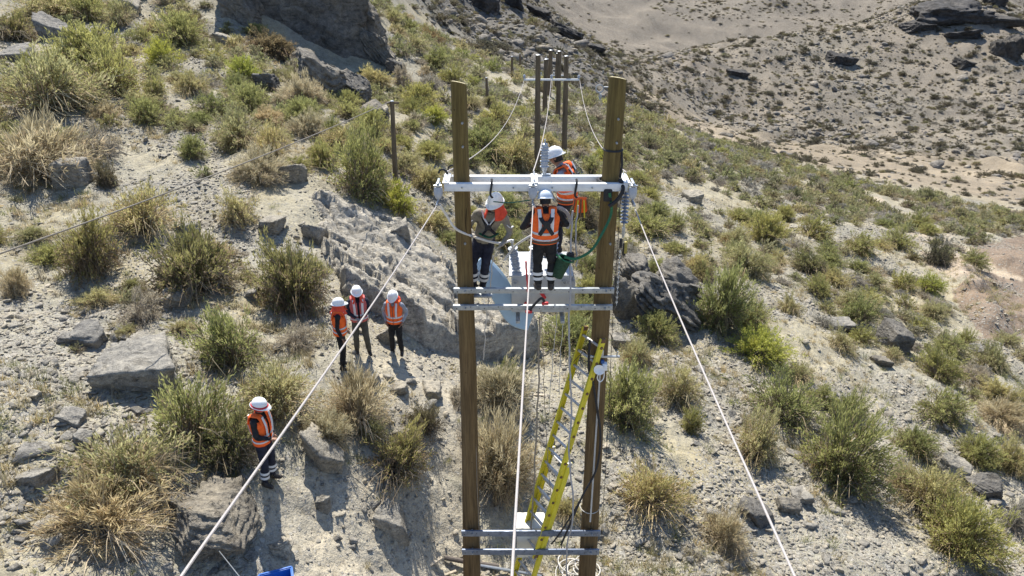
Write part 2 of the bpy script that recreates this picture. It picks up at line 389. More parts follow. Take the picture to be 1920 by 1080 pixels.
def terrain(x, y, detail=True):
    """height of the ground, vectorised"""
    x = np.atleast_1d(np.asarray(x, float)); y = np.atleast_1d(np.asarray(y, float))
    r = np.hypot(x, y) + 1e-9; th = np.arctan2(x, y)
    lim = math.radians(45.5)
    tc = np.clip(th, -lim, lim); rc = np.maximum(r, 9.0)
    a = (tc - _G_T[0])/(_G_T[1] - _G_T[0]); b = (np.log(rc) - _G_L[0])/(_G_L[1] - _G_L[0])
    a = np.clip(a, 0, len(_G_T) - 1.001); b = np.clip(b, 0, len(_G_L) - 1.001)
    i, j = a.astype(int), b.astype(int); fa, fb = a - i, b - j
    s = _G[i, j]*(1-fa)*(1-fb) + _G[i+1, j]*fa*(1-fb) + _G[i, j+1]*(1-fa)*fb + _G[i+1, j+1]*fa*fb
    z = s*rc
    back = sstep(lim, math.radians(175), np.abs(th))
    z = z*(1-back) + back*(-10.5 + 0.10*np.maximum(r - 60, 0))
    nb = sstep(3, 9, r); z = z*nb + (1-nb)*(-10.8)
    if detail:
        P = np.c_[x, y]
        near = 1 - sstep(60, 140, r)
        z = z + near*(0.16*fbm(P*0.55, 3, 11) + 0.045*fbm(P*3.1, 3, 31))
        for a_, b_, h_, w_ in BANK:
            ab = b_ - a_; tt = np.clip(((P - a_) @ ab)/(ab @ ab), 0, 1); dd = np.hypot(*(P - a_ - tt[:, None]*ab).T)
            z = z + h_*np.exp(-(dd/w_)**2)*(1 + .3*fbm(P*1.2, 2, 19))*np.sin(np.pi*np.clip(tt, .12, .88))
        far = sstep(70, 150, r)
        rid = 1 - np.abs(fbm(P*0.045, 4, 51))
        z = z + far*(1.3*fbm(P*0.035, 4, 41) + 1.0*rid*sstep(.55, 1, rid) + 0.35*fbm(P*0.3, 3, 45))*np.minimum(1.0, 90/np.maximum(r, 60) + .35)
        z = z + sstep(310, 400, r)*(1 - sstep(900, 1500, r))*(3.0*fbm(P*.017, 3, 57) + .8*fbm(P*.07, 3, 58))
    return z + CAMZ
def ground_z(x, y): return float(terrain(x, y)[0])
_tt = np.exp(np.linspace(math.log(8), math.log(700), 1500))
def hit(px, py):
    """where the line of sight through a pixel meets the ground"""
    v = ray(px, py); P = v[None]*_tt[:, None]
    d = P[:, 2] + CAMZ - terrain(P[:, 0], P[:, 1])
    k = np.where(d < 0)[0]
    if len(k) == 0: return at(px, py, 300)
    k = k[0]
    if k == 0: t = _tt[0]
    else:
        a, b = d[k-1], d[k]; t = _tt[k-1] + (_tt[k] - _tt[k-1])*a/(a - b)
    return v*t + np.array([0, 0, CAMZ])
def hits(pxs, pys):
    return np.array([hit(a, b) for a, b in zip(pxs, pys)])
def depth_of(p): return (np.asarray(p)[..., 1])*CP - (np.asarray(p)[..., 2] - CAMZ)*SP
def project(p):
    p = np.atleast_2d(p); dz = p[:, 2] - CAMZ
    d = p[:, 1]*CP - dz*SP; w = (p[:, 1]*SP + dz*CP)/d
    return np.c_[CX + F*p[:, 0]/d, CY - F*w, d]

def region(px, py, poly):
    """1 inside a pixel polygon (vectorised even-odd test)"""
    c = np.zeros(len(px), bool); n = len(poly)
    for i in range(n):
        x1, y1 = poly[i]; x2, y2 = poly[(i+1) % n]
        t = ((y1 > py) != (y2 > py)) & (px < (x2-x1)*(py-y1)/((y2-y1) + 1e-9) + x1)
        c ^= t
    return c

def build_ground():
    th = np.radians(np.r_[np.linspace(-180, -47, 40)[:-1], np.linspace(-47, 47, 620), np.linspace(47, 180, 40)[1:]])
    rr = np.r_[np.linspace(0.2, 9, 14)[:-1], np.exp(np.linspace(math.log(9), math.log(700), 640)), np.exp(np.linspace(math.log(720), math.log(3000), 30))]
    T, R = np.meshgrid(th, rr, indexing='ij')
    x, y = (R*np.sin(T)).ravel(), (R*np.cos(T)).ravel()
    z = terrain(x, y)
    nT, nR = len(th), len(rr)
    idx = np.arange(nT*nR).reshape(nT, nR)
    f = np.stack([idx[:-1, :-1], idx[:-1, 1:], idx[1:, 1:], idx[1:, :-1]], -1).reshape(-1, 4)[:, ::-1]
    P = np.c_[x, y]; r = np.hypot(x, y)
    soil = np.array([.335, .302, .218]); grey = np.array([.30, .282, .225]); dry = np.array([.35, .308, .205]); valley = np.array([.275, .228, .165]); hill = np.array([.188, .160, .118]); pink = np.array([.205, .166, .122])
    n1 = fbm(P*0.22, 4, 71)[:, None]; n2 = fbm(P*0.6 + 9, 3, 75)[:, None]; n3 = fbm(P*0.02, 4, 79)[:, None]
    c = soil + (grey - soil)*np.clip(.45 + n1*.9, 0, 1); c = c + (dry - c)*np.clip(n2*1.1 - .15, 0, .8)
    pr = project(np.c_[x, y, z]); px, py = pr[:, 0], pr[:, 1]
    vis = pr[:, 2] > 1
    f1 = (sstep(84, 100, r))[:, None]
    farc = valley + (hill - valley)*sstep(150, 178, r)[:, None]
    farc = farc + (pink - farc)*np.clip(n3*.9 + .1, 0, 1)*sstep(170, 200, r)[:, None]
    farc = farc + (np.array([.158, .132, .10]) - farc)*sstep(300, 380, r)[:, None]
    # the grey hill behind the far poles
    mid = sstep(86, 95, r)*(1 - sstep(200, 240, r))*(1 - sstep(0.10, 0.17, np.arctan2(x, y)))
    farc = farc + (np.array([.125, .117, .104]) - farc)*mid[:, None]
    nf = fbm(P*0.35, 4, 83)[:, None]; nf2 = fbm(P*0.09, 4, 85)[:, None]
    farc = farc*(1 + .26*nf*sstep(110, 160, r)[:, None] + .2*nf2 - .5*np.clip(nf - .3, 0, .6)*sstep(280, 330, r)[:, None])
    c = c*(1 - f1) + farc*f1
    # bare trodden soil and the dug track at the far right
    def patch(poly, colr, k, edge=.5):
        nonlocal c
        m = (region(px + 14*n2[:, 0], py + 10*n1[:, 0], poly) & vis & (r < 120))[:, None]*k
        c = c + (np.array(colr) - c)*m
    patch([(470,930),(640,880),(760,830),(870,960),(870,1140),(430,1140),(440,1030)], (.38,.345,.275), .85)
    patch([(700,640),(880,690),(880,900),(760,900),(640,730)], (.38,.34,.27), .6)
    patch([(1790,480),(1850,455),(1960,440),(1960,620),(1850,650),(1800,560)], (.21,.155,.115), .9)
    patch([(1720,470),(1800,470),(1850,520),(1770,520)], (.42,.34,.26), .8)
    patch([(1600,330),(1920,520),(1920,545),(1580,345)], (.42,.36,.27), .0)
    patch([(1620,360),(1900,505),(1920,530),(1880,520),(1600,370)], (.43,.36,.27), .8)
    scree = np.clip(.35 + 1.3*fbm(P*0.3 + 40, 3, 91), 0, 1)
    def spatch(poly, k):
        m = region(px + 14*n2[:, 0], py + 10*n1[:, 0], poly) & vis & (r < 60); scree[m] = k
    spatch([(470,930),(640,880),(760,830),(870,960),(870,1140),(520,1140),(500,1030)], .05)
    spatch([(140,170),(300,200),(420,270),(420,310),(250,260),(140,230)], 1.0)
    spatch([(1180,640),(1420,640),(1480,760),(1350,880),(1230,760)], .9)
    scree = np.where(r > 90, .6*(r > 170) + .1, scree)
    me = mesh_np('ground', np.c_[x, y, z], f, M['ground'], smooth=True, col=np.clip(c, .02, .8))
    a = me.attributes.new('scree', 'FLOAT', 'POINT'); a.data.foreach_set('value', scree.astype(np.float32))
    return tag(link('ground', me), kind='structure')
build_ground()
# ------------------------------------------------------------------ rocks
_ico = {}
def ico(sub):
    if sub not in _ico:
        bm = bmesh.new(); bmesh.ops.create_icosphere(bm, subdivisions=sub, radius=1.0)
        bm.verts.ensure_lookup_table()
        v = np.array([tuple(p.co) for p in bm.verts]); f = np.array([[q.index for q in p.verts] for p in bm.faces]); bm.free()
        _ico[sub] = (v/np.linalg.norm(v, axis=1)[:, None], f)
    v, f = _ico[sub]; return v.copy(), f
def rock_verts(seed, sub=3, planes=5, dmin=.52, dmax=.85, rough=.035, strata=0.0, freq=2.2, skew=.22):
    """blocky broken rock: a jittered box clipped by a few random planes, rough faces, optional bedding"""
    r = np.random.default_rng(seed); v, f = ico(sub)
    ax = np.array([[1,0,0],[-1,0,0],[0,1,0],[0,-1,0],[0,0,1],[0,0,-1.]]) + r.normal(0, skew, (6, 3))
    ax[3] = (r.normal(0, .15), -1, r.normal(-.16, .08))
    nrm = np.r_[ax, r.normal(size=(planes, 3))]; nrm /= np.linalg.norm(nrm, axis=1)[:, None]
    lim = np.r_[r.uniform(.42, .62, 6), r.uniform(dmin, dmax, planes)]
    warp = 1 + .10*fbm(v*1.3 + seed, 2, seed % 31)
    rad = np.full(len(v), 1.2)
    for n, d in zip(nrm, lim):
        c = v @ n; k = c > 1e-3; rad[k] = np.minimum(rad[k], d/c[k])
    p = v*(rad*warp)[:, None]
    p = p*(1 + rough*fbm(p*freq*1.6 + seed*3.1, 4, seed % 97, gain=.6))[:, None]
    ck = fbm(p*np.array([1.6, 1.6, 2.6]) + seed*1.7, 2, seed % 53); p = p*(1 - .05*np.exp(-(ck/.05)**2))[:, None]
    if strata:
        ax = nrm[0]*.25 + np.array([.15, .1, 1]); ax /= np.linalg.norm(ax)
        h = (p @ ax)*8 + 1.1*fbm(p*1.5 + seed, 2, 5)
        st = (h - np.floor(h)); st = sstep(.1, .6, st) - sstep(.85, 1.0, st)
        lat = p - np.outer(p @ ax, ax)
        p = p + lat*(strata*(st - .5)*(.6 + .6*vnoise(p*2.5 + 3*seed, 8)))[:, None]
    return p, f
def rock_mesh(name, seed, mat, **kw):
    p, f = rock_verts(seed, **kw)
    return mesh_np(name, p, f, mat)

ROCKS = [rock_mesh('rock_shape', 100 + k, M['rock'], sub=3, planes=5 + k % 4, strata=.08 if k % 2 else 0) for k in range(12)]
BIG = {}
rock_spots = []          # (x, y, radius) for keeping shrubs and people clear
def boulder(px, py, wpx, hpx, label, seed, rot=0.0, mat=None, depthk=.9, group=None, name='boulder', sink=.6, tilt=(0, 0), sub=5, planes=6, rough=.045, strata=.09, d=None):
    """a rock whose foot is seen at (px,py), wpx wide and hpx tall in the photograph"""
    p = hit(px, py) if d is None else at(px, py, d)
    dd = depth_of(p); w = wpx/F*dd*.95; h = hpx/F*dd*.84
    me = rock_mesh('boulder_shape', seed, mat or M['rock'], sub=sub, planes=planes, rough=rough, strata=strata)
    co = np.zeros(len(me.vertices)*3); me.vertices.foreach_get('co', co); co = co.reshape(-1, 3)
    lo, hi = co.min(0), co.max(0); co = (co - (lo + hi)/2)/(hi - lo)       # unit box
    ca, sa = math.cos(rot), math.sin(rot)
    co = co*np.array([w, w*depthk, h*(1 + sink)])
    co[:, 2] += co[:, 0]*tilt[0] + co[:, 1]*tilt[1]
    co = np.c_[co[:, 0]*ca - co[:, 1]*sa, co[:, 0]*sa + co[:, 1]*ca, co[:, 2] + h*(1 + sink)/2 - h*sink]
    me.vertices.foreach_set('co', co.ravel()); me.update()
    ofs = np.array([0, w*depthk*.35, 0]); q = p + ofs; q[2] = min(p[2] + .1, ground_z(q[0], q[1]))
    o = link(name, me, loc=q); tag(o, label, 'rock', group)
    rock_spots.append((q[0], q[1], w*.5))
    return o

# --- the broad bare slab behind the three workers: follows the slope, breaks off in a step towards the camera
def slab(name, poly, label, lift, front, seed, mat, step=.05, edge=.26):
    """poly: outline on the ground in photo pixels; front: how sharply the near edge breaks off"""
    W = hits([p[0] for p in poly], [p[1] for p in poly])[:, :2]
    lo, hi = W.min(0) - .6, W.max(0) + .6
    gx = np.arange(lo[0], hi[0], step); gy = np.arange(lo[1], hi[1], step)
    X, Y = np.meshgrid(gx, gy, indexing='ij'); x, y = X.ravel(), Y.ravel(); P = np.c_[x, y]
    # signed distance to the outline
    dist = np.full(len(x), 1e9); n = len(W)
    for i in range(n):
        a, b = W[i], W[(i+1) % n]; ab = b - a
        t = np.clip(((P - a) @ ab)/(ab @ ab), 0, 1)
        dist = np.minimum(dist, np.hypot(*(P - a - t[:, None]*ab).T))
    ins = region(x, y, [tuple(q) for q in W]); sd = np.where(ins, dist, -dist) + .22*fbm(P*1.1, 3, seed)
    z0 = terrain(x, y)
    sund = np.array([.55, -.85])                                       # downhill side breaks off, uphill side merges
    c = W.mean(0); along = ((P - c) @ sund)/np.abs((W - c) @ sund).max()
    h = lift*(.10 + .90*sstep(-.5, 1.0, along))
    prof = sstep(0.0, edge + front*np.clip(-along, 0, 1), sd)
    # bedding steps running across the slab
    e1, e2 = np.array([.84, -.54]), np.array([.54, .84])              # strike and dip of the bedding
    A_, B_ = P @ e1, P @ e2
    def terr(x, k=.86):
        s_ = x - np.floor(x); return np.minimum(s_/k, 1) - sstep(k, 1.0, s_)
    rg_ = np.random.default_rng(seed)
    def plates(sx, sy, n, amp, tilt, gap):
        """angular fractured plates: nearest-seed cells in a stretched frame, each with its own level and tilt"""
        U = np.c_[(A_ + .16*fbm(P*1.3, 2, seed+21))/sx, (B_ + .16*fbm(P*1.3 + 7, 2, seed+22))/sy]; lo_, hi_ = U.min(0), U.max(0)
        n = int(min(1400, (hi_ - lo_).prod()*n)); Sd = lo_ + rg_.random((n, 2))*(hi_ - lo_); d1 = np.full(len(U), 1e9); d2 = d1.copy(); k1 = np.zeros(len(U), int)
        for k_ in range(n):
            d_ = (U[:, 0] - Sd[k_, 0])**2 + (U[:, 1] - Sd[k_, 1])**2; cl = d_ < d1
            d2 = np.where(cl, d1, np.minimum(d2, d_)); k1[cl] = k_; d1 = np.where(cl, d_, d1)
        e_ = np.sqrt(d2) - np.sqrt(d1); lv = rg_.normal(0, amp, n); tl = rg_.normal(0, tilt, (n, 2)) + np.array([0, -tilt*.7]); du = U - Sd[k1]
        return lv[k1] + (du*tl[k1]).sum(1) - gap*(1 - sstep(0, .12, e_))
    rel = .14 + plates(1.9, .8, 1.0, .12, .10, .10) + plates(.75, .34, 1.0, .035, .05, .05) + plates(.3, .16, .9, .012, .03, .015) + .12*fbm(P*.5, 2, seed+5) + .012*fbm(P*7, 3, seed+7, gain=.7)
    z = z0 - .55*(1 - prof) + prof*(h + rel)
    z = np.where(sd < -.3, z0 - .6, z)
    nx, ny = X.shape; idx = np.arange(nx*ny).reshape(nx, ny)
    f = np.stack([idx[:-1, :-1], idx[1:, :-1], idx[1:, 1:], idx[:-1, 1:]], -1).reshape(-1, 4)
    keep = (sd > -.45)[f].any(1); f = f[keep]
    used = np.unique(f); mp = np.full(len(x), -1); mp[used] = np.arange(len(used))
    xs = x + .05*fbm(np.c_[x, y, z]*5, 2, seed+8)
    me = mesh_np(name, np.c_[xs, y, z][used], mp[f], mat)
    o = link(name, me); tag(o, label, 'rock')
    SLABS.append((gx, gy, z.reshape(nx, ny), sd.reshape(nx, ny)))
    return o
SLABS = []
slab('rock_outcrop', [(505,362),(585,338),(640,352),(720,392),(790,425),(845,470),(862,540),(905,600),(1010,628),(1012,668),(880,672),(795,655),(735,610),(640,560),(605,500),(570,430)],
     'broad bare grey rock slab rising behind the three standing workers', .85, 2.4, 21, M['rock_slab'])

def far_h(px, py): return hit(px, py)
BO = [
 # px, py(foot), width, height, label, kwargs
 (235,735,180,90,'large flat-topped grey boulder beside the leafy green shrub on the left', dict(seed=1, rot=.3, tilt=(-.12,0))),
 (150,650,80,34,'smaller slab-topped rock just above the large flat-topped boulder', dict(seed=2)),
 (330,578,62,36,'rounded pale boulder at the foot of the tangled olive shrub', dict(seed=3)),
 (380,1065,185,105,'big cracked boulder under the dry brush at the bottom edge', dict(seed=4, rot=.2, depthk=1.1, rough=.09, strata=.12, sub=6, planes=9, mat='rock_dark')),
 (60,912,72,38,'two-faced angular grey rock on the stony ground at far left', dict(seed=5)),
 (150,840,48,28,'pale angular rock among loose stones left of the shrubs', dict(seed=6)),
 (128,800,50,26,'thin tilted slab of stone above the pale angular rock', dict(seed=7, tilt=(-.3,0))),
 (600,880,105,80,'long tilted boulder casting shade beside the lone worker', dict(seed=8, rot=-.6, tilt=(-.35,0), depthk=.7)),
 (528,1045,42,36,'small round boulder on the bare dirt above the blue crate', dict(seed=9)),
 (606,962,28,34,'little upright stone on the bare dirt path', dict(seed=10)),
 (735,1005,68,50,'half-buried smooth boulder with a dark broken face', dict(seed=11, planes=6, tilt=(-.25,.2))),
 (745,458,56,48,'dark block sitting on the bare rock slab', dict(seed=12)),
 (548,345,52,42,'dark boulder with rough top at the upper end of the slab', dict(seed=13)),
 (585,455,52,40,'split boulder resting near the left edge of the slab', dict(seed=14)),
 (506,442,52,30,'low green-grey angular rock left of the split boulder', dict(seed=15)),
 (352,446,48,28,'purple-grey rock tucked behind the tangled olive shrub', dict(seed=16)),
 (715,640,46,34,'tilted pale block on the ground between the standing workers', dict(seed=17, tilt=(.3,0))),
 (128,352,70,56,'square-faced boulder beside the big dry shrub at far left', dict(seed=18, rot=.3)),
 (95,78,72,44,'pointed pale boulder on the upper left slope', dict(seed=19, tilt=(-.4,0))),
 (30,116,80,36,'flat ledge-like rock at the upper left edge', dict(seed=20)),
 (245,30,40,34,'dark tilted slab high on the left slope', dict(seed=21, tilt=(-.5,0))),
 (415,84,40,26,'dark square stone near the rust-coloured shrub', dict(seed=22)),
 (1165,655,40,26,'low stone at the foot of the dark outcrop', dict(seed=24)),
 (1478,962,52,26,'jagged dark purple rock beside the slack cable on the right', dict(seed=25, mat='rock_dark')),
 (1425,985,78,34,'dark crumbling ledge under the right-hand cable', dict(seed=26, mat='rock_dark', rot=-.4)),
 (1505,945,48,22,'pale flat stone right of the crumbling ledge', dict(seed=27)),
 (1795,900,66,36,'pale-topped overhanging rock on the right slope', dict(seed=28, rot=-.4, tilt=(-.25,0))),
 (1850,935,60,36,'dark crumbly rock just below the pale-topped overhang', dict(seed=29, mat='rock_dark')),
 (1680,660,74,48,'dark tilted slate spikes on the right slope', dict(seed=30, mat='rock_dark', tilt=(-.3,.2))),
 (1580,622,70,22,'pale flat ledge on the right slope', dict(seed=31)),
 (1655,690,40,20,'low dark slate slab below the spikes', dict(seed=32, mat='rock_dark')),
 (1835,665,34,20,'small dark-faced block near the dug track', dict(seed=33)),
 (300,680,34,24,'small grey stone beside the leafy green shrub', dict(seed=34)),
 (268,650,44,26,'pale three-cornered stone above the large flat-topped boulder', dict(seed=35)),
 (60,750,26,16,'brown round stone on the gravel at far left', dict(seed=36)),
 (1335,975,28,18,'small dark stone below the dry tuft on the right', dict(seed=37)),
 (470,560,30,18,'small rock near the broad dark shrub', dict(seed=38)),
 (655,190,64,24,'pale smooth boulder on the ridge of dark blocks', dict(seed=39, planes=6)),
 (704,228,50,26,'fan-shaped grey rock beside the thin pole', dict(seed=40, tilt=(.3,0))),
 (805,745,50,22,'flat pale stone among the litter left of the pole', dict(seed=41)),
 (690,725,44,20,'flat stone below the standing workers', dict(seed=42)),
 (1300,380,40,22,'pale stone patch on the slope right of the tall poles', dict(seed=43)),
 (745,740,40,18,'low slab near the tan bush', dict(seed=44)),
]
for px, py, w, h, lab, kw in BO:
    kw = dict(kw); m_ = kw.pop('mat', None)
    boulder(px, py, w, h, lab, mat=M[m_] if m_ else None, **kw)
# dark outcrop right of the poles
for px, py, w, h, lab, kw in [
 (1255,625,150,120,'main block of the dark rock outcrop right of the poles', dict(seed=51, planes=8, rough=.10, strata=.2, sub=6, depthk=1.0, tilt=(-.18,.1))),
 (1275,585,100,92,'rear ledge of the dark rock outcrop behind its main block', dict(seed=52, planes=8, rough=.10, strata=.2, sub=5, tilt=(-.25,.1))),
 (1185,600,80,90,'rounded knob at the near end of the dark rock outcrop', dict(seed=53, planes=9, rough=.09, strata=.06, sub=5)),
 (1190,530,100,56,'low shelf of broken rock above the rounded knob', dict(seed=54, planes=8, rough=.08, strata=.2, sub=5, tilt=(-.2,0))),
 ]:
    boulder(px, py, w, h, lab, mat=M['rock_dark'], name='rock_outcrop', **kw)
# row of blocks on the upper ridge
for px, py, w, h, lab, kw in [
 (598,186,110,86,'tall shaded block on the upper ridge of rocks', dict(seed=61, planes=8, sub=6, strata=.2, rough=.1, tilt=(-.25,0))),
 (655,192,90,62,'blocky lower end of the upper ridge of rocks', dict(seed=62, planes=8, sub=6, strata=.22, rough=.1, tilt=(-.3,0))),
 (560,130,66,40,'small stepped block at the top of the ridge of rocks', dict(seed=63, planes=8, strata=.1)),
 (690,222,80,36,'low dark ledge below the upper ridge of rocks', dict(seed=64, strata=.12)),
 (500,172,60,40,'rubble-topped rock left of the upper ridge', dict(seed=65, strata=.12)),
 ]:
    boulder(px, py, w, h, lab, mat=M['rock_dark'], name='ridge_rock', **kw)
# the shaded cliff at the top of the picture
for px, py, w, h, lab, kw in [
 (578,76,255,200,'dark shaded cliff at the top edge of the slope', dict(seed=71, planes=8, sub=6, strata=.08, rough=.12, depthk=.55, tilt=(-.25,.25))),
 (440,36,120,100,'left shoulder of the dark cliff at the top', dict(seed=72, planes=8, sub=5, strata=.1, rough=.1, tilt=(-.5,.2))),
 (668,98,120,110,'broken right wing of the dark cliff', dict(seed=74, planes=9, sub=6, strata=.16, rough=.14, tilt=(-.7,.2))),
 (712,124,80,66,'crumbling pale buttress at the right foot of the dark cliff', dict(seed=73, planes=9, sub=6, strata=.22, rough=.16, tilt=(-.7,.1))),
 (740,140,44,30,'rubble block below the crumbling buttress', dict(seed=75, planes=9, strata=.2, rough=.12, tilt=(-.5,0))),
 ]:
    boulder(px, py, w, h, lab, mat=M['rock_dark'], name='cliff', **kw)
# crags on the far slopes
for px, py, w, h, lab, kw in [
 (1790,46,150,52,'large dark crag near the top right corner', dict(seed=81, sub=5, rough=.14, strata=.1)),
 (1860,50,130,32,'long low crag right of the large dark crag', dict(seed=82, sub=5, rough=.14)),
 (1730,60,70,22,'small dark crag below the large one on the far slope', dict(seed=83, rough=.14)),
 (1900,110,60,52,'dark crag at the right edge on the far slope', dict(seed=84, rough=.14)),
 (1810,76,80,24,'pale-flanked crag under the long low crag', dict(seed=85, rough=.14)),
 (1815,126,46,20,'small split crag lower on the far right slope', dict(seed=86, rough=.12)),
 (1870,12,60,20,'crag cut by the top edge on the far slope', dict(seed=87, rough=.12)),
 (905,20,70,44,'dark crag on the grey hill behind the poles', dict(seed=88, rough=.14)),
 (960,14,50,40,'second dark crag right along the grey hill crest', dict(seed=89, rough=.14)),
 (1065,72,70,24,'thin dark crag on the falling crest of the grey hill', dict(seed=90, rough=.12, tilt=(-.45,0))),
 (1012,34,56,22,'dark crag on the grey hill crest above the far poles', dict(seed=93, rough=.14, tilt=(-.4,0))),
 (1112,96,50,16,'low dark crag where the grey hill crest runs out', dict(seed=94, rough=.12, tilt=(-.3,0))),
 (1385,145,50,18,'dark crag in the middle of the far slope', dict(seed=91, rough=.12)),
 (1580,122,60,26,'pale broken crag on the far slope', dict(seed=92, rough=.14)),
 ]:
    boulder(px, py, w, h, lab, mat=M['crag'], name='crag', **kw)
# ------------------------------------------------------------------ vegetation
def srgb(*c): return np.array([((v/255)/12.92 if v/255 <= .04045 else ((v/255 + .055)/1.055)**2.4) for v in c])
PAL = {   # leaf low, leaf high, dead skirt, twig
 'green':  ((.209, .220, .079), (.475, .469, .186), (.282, .226, .141), (.226, .181, .136)),
 'golden': ((.266, .251, .102), (.542, .503, .254), (.407, .333, .209), (.316, .249, .181)),
 'olive':  ((.169, .169, .068), (.373, .350, .147), (.226, .181, .124), (.192, .158, .124)),
 'straw':  ((.340, .290, .170), (.570, .500, .330), (.410, .330, .220), (.33, .27, .19)),
 'grey':   ((.280, .255, .205), (.460, .420, .340), (.300, .265, .220), (.28, .25, .22)),
 'dark':   ((.105, .100, .062), (.190, .175, .105), (.145, .120, .090), (.13, .11, .085)),
 'bright': ((.271, .305, .062), (.520, .520, .124), (.271, .215, .119), (.226, .181, .136)),
 'rust':   ((.180, .145, .080), (.300, .240, .130), (.185, .130, .085), (.17, .13, .10)),
}
def bush_geometry(seed, kind, stems=270, per=40, leaf=(.045, .105), lw=.0095, height=1.0, skirt=.3, twigs=True, bare=40):
    """unit shrub: about 2 m across, `height` m tall, base at the origin"""
    r = np.random.default_rng(seed); lo, hi, dead, twig = [np.array(c) for c in PAL[kind]]
    # clumps give the crown its uneven outline
    nc = 11; cd = r.normal(size=(nc, 3)); cd[:, 2] = np.abs(cd[:, 2])*.8 + .1; cd /= np.linalg.norm(cd, axis=1)[:, None]
    camp = r.uniform(.58, 1.22, nc); ctone = r.uniform(-.3, .35, nc)
    ph = r.uniform(0, 2*math.pi, stems); ct = r.uniform(.05, 1, stems)**.8; tilt = np.arccos(np.clip(ct, 0, 1))
    tilt = np.minimum(tilt, math.radians(80))
    D = np.c_[np.sin(tilt)*np.cos(ph), np.sin(tilt)*np.sin(ph), np.cos(tilt)] + np.append(r.normal(0, .2, 2), 0)
    D /= np.linalg.norm(D, axis=1)[:, None]
    near = np.argmax(D @ cd.T, axis=1); L = camp[near]*r.uniform(.78, 1.08, stems)
    L *= np.where(tilt > 1.1, .92, 1.0)
    base = np.c_[r.normal(0, .16, stems), r.normal(0, .16, stems), np.full(stems, -.06)]
    reach = np.c_[D[:, 0]*L, D[:, 1]*L, D[:, 2]*L*height]
    droop = r.uniform(.02, .22, stems)*np.sin(tilt)
    def pt(k, t):
        b, e = base[k], reach[k]
        up = np.zeros_like(b); up[:, 2] = (np.sin(t*math.pi)*.10 - droop[k]*t*t)
        w = 1 - .35*np.sin(t*math.pi)                                     # first up, then out
        return b + np.c_[e[:, 0]*t*w + e[:, 0]*t*(1-w)*t, e[:, 1]*t*w + e[:, 1]*t*(1-w)*t, e[:, 2]*t] + up
    # leaves
    k = np.repeat(np.arange(stems), per); n = len(k)
    t = r.uniform(.38, 1.0, n)**.7
    p = pt(k, t) + r.normal(0, .028, (n, 3)); p2 = pt(k, np.minimum(t + .08, 1.08))
    d = p2 - pt(k, t); d /= np.linalg.norm(d, axis=1)[:, None] + 1e-9
    d = d + r.normal(0, .5, (n, 3)) + np.array([0, 0, .45]); d /= np.linalg.norm(d, axis=1)[:, None]
    s = np.cross(d, r.normal(size=(n, 3))); s /= np.linalg.norm(s, axis=1)[:, None] + 1e-9
    ll = r.uniform(leaf[0], leaf[1], n)[:, None]; w_ = r.uniform(.7, 1.4, n)[:, None]*lw
    A, B, C = p - s*w_, p + s*w_, p + d*ll
    mid = p + d*ll*.5
    v = np.stack([p, mid - s*w_, C, mid + s*w_], 1).reshape(-1, 3)
    f = (np.arange(n)*4)[:, None] + np.array([[0, 1, 2, 3]])
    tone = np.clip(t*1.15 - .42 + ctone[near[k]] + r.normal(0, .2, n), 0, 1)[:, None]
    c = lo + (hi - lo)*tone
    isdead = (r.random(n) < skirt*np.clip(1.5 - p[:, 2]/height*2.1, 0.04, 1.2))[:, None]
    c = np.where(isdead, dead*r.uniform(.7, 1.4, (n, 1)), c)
    c = np.repeat(c, 4, 0)
    # twigs: flat three-step ribbons
    ts = np.array([0, .3, .6, .95]); tv, tf, tcol = [], [], []
    if twigs:
        kk = np.arange(stems)
        side = np.cross(D, np.array([.3, .2, 1.0])); side /= np.linalg.norm(side, axis=1)[:, None] + 1e-9
        side += r.normal(0, .5, side.shape); side /= np.linalg.norm(side, axis=1)[:, None]
        rings = []
        for a in ts:
            q = pt(kk, np.full(stems, a)) + r.normal(0, .012, (stems, 3))*(a > 0); ww = (.011*(1 - a) + .0035)
            rings.append(np.stack([q - side*ww, q + side*ww], 1))
        tv = np.stack(rings, 1).reshape(-1, 3)                             # stem, ring, side
        b0 = (np.arange(stems)*8)[:, None]
        tf = np.concatenate([b0 + np.array([[2*i, 2*i+1, 2*i+3, 2*i+2]]) for i in range(3)])
        tcol = np.repeat(twig*r.uniform(.65, 1.35, (stems, 1)), 8, 0)
        if bare:                                                           # bare woody stalks sprawling out of the skirt
            ph2 = r.uniform(0, 6.28, bare); L2 = r.uniform(.7, 1.2, bare); rise = r.uniform(.05, .42, bare)*height; rg2 = []
            bend = r.normal(0, .35, bare)
            for a in (0, .33, .66, 1.0):
                an = ph2 + bend*a; q = np.c_[np.cos(an)*L2*a, np.sin(an)*L2*a, rise*np.sin(a*2.6) - .03] + r.normal(0, .02, (bare, 3))
                sd2 = np.c_[-np.sin(an), np.cos(an), np.full(bare, .6)]*(.010*(1 - .7*a)); rg2.append(np.stack([q - sd2, q + sd2], 1))
            tv2 = np.stack(rg2, 1).reshape(-1, 3); b1 = (np.arange(bare)*8)[:, None] + len(tv)
            tf = np.r_[tf, np.concatenate([b1 + np.array([[2*i, 2*i+1, 2*i+3, 2*i+2]]) for i in range(3)])]; tv = np.r_[tv, tv2]
            tcol = np.r_[tcol, np.repeat(dead*r.uniform(.8, 1.5, (bare, 1)), 8, 0)]
    return v, f, c, tv, tf, tcol
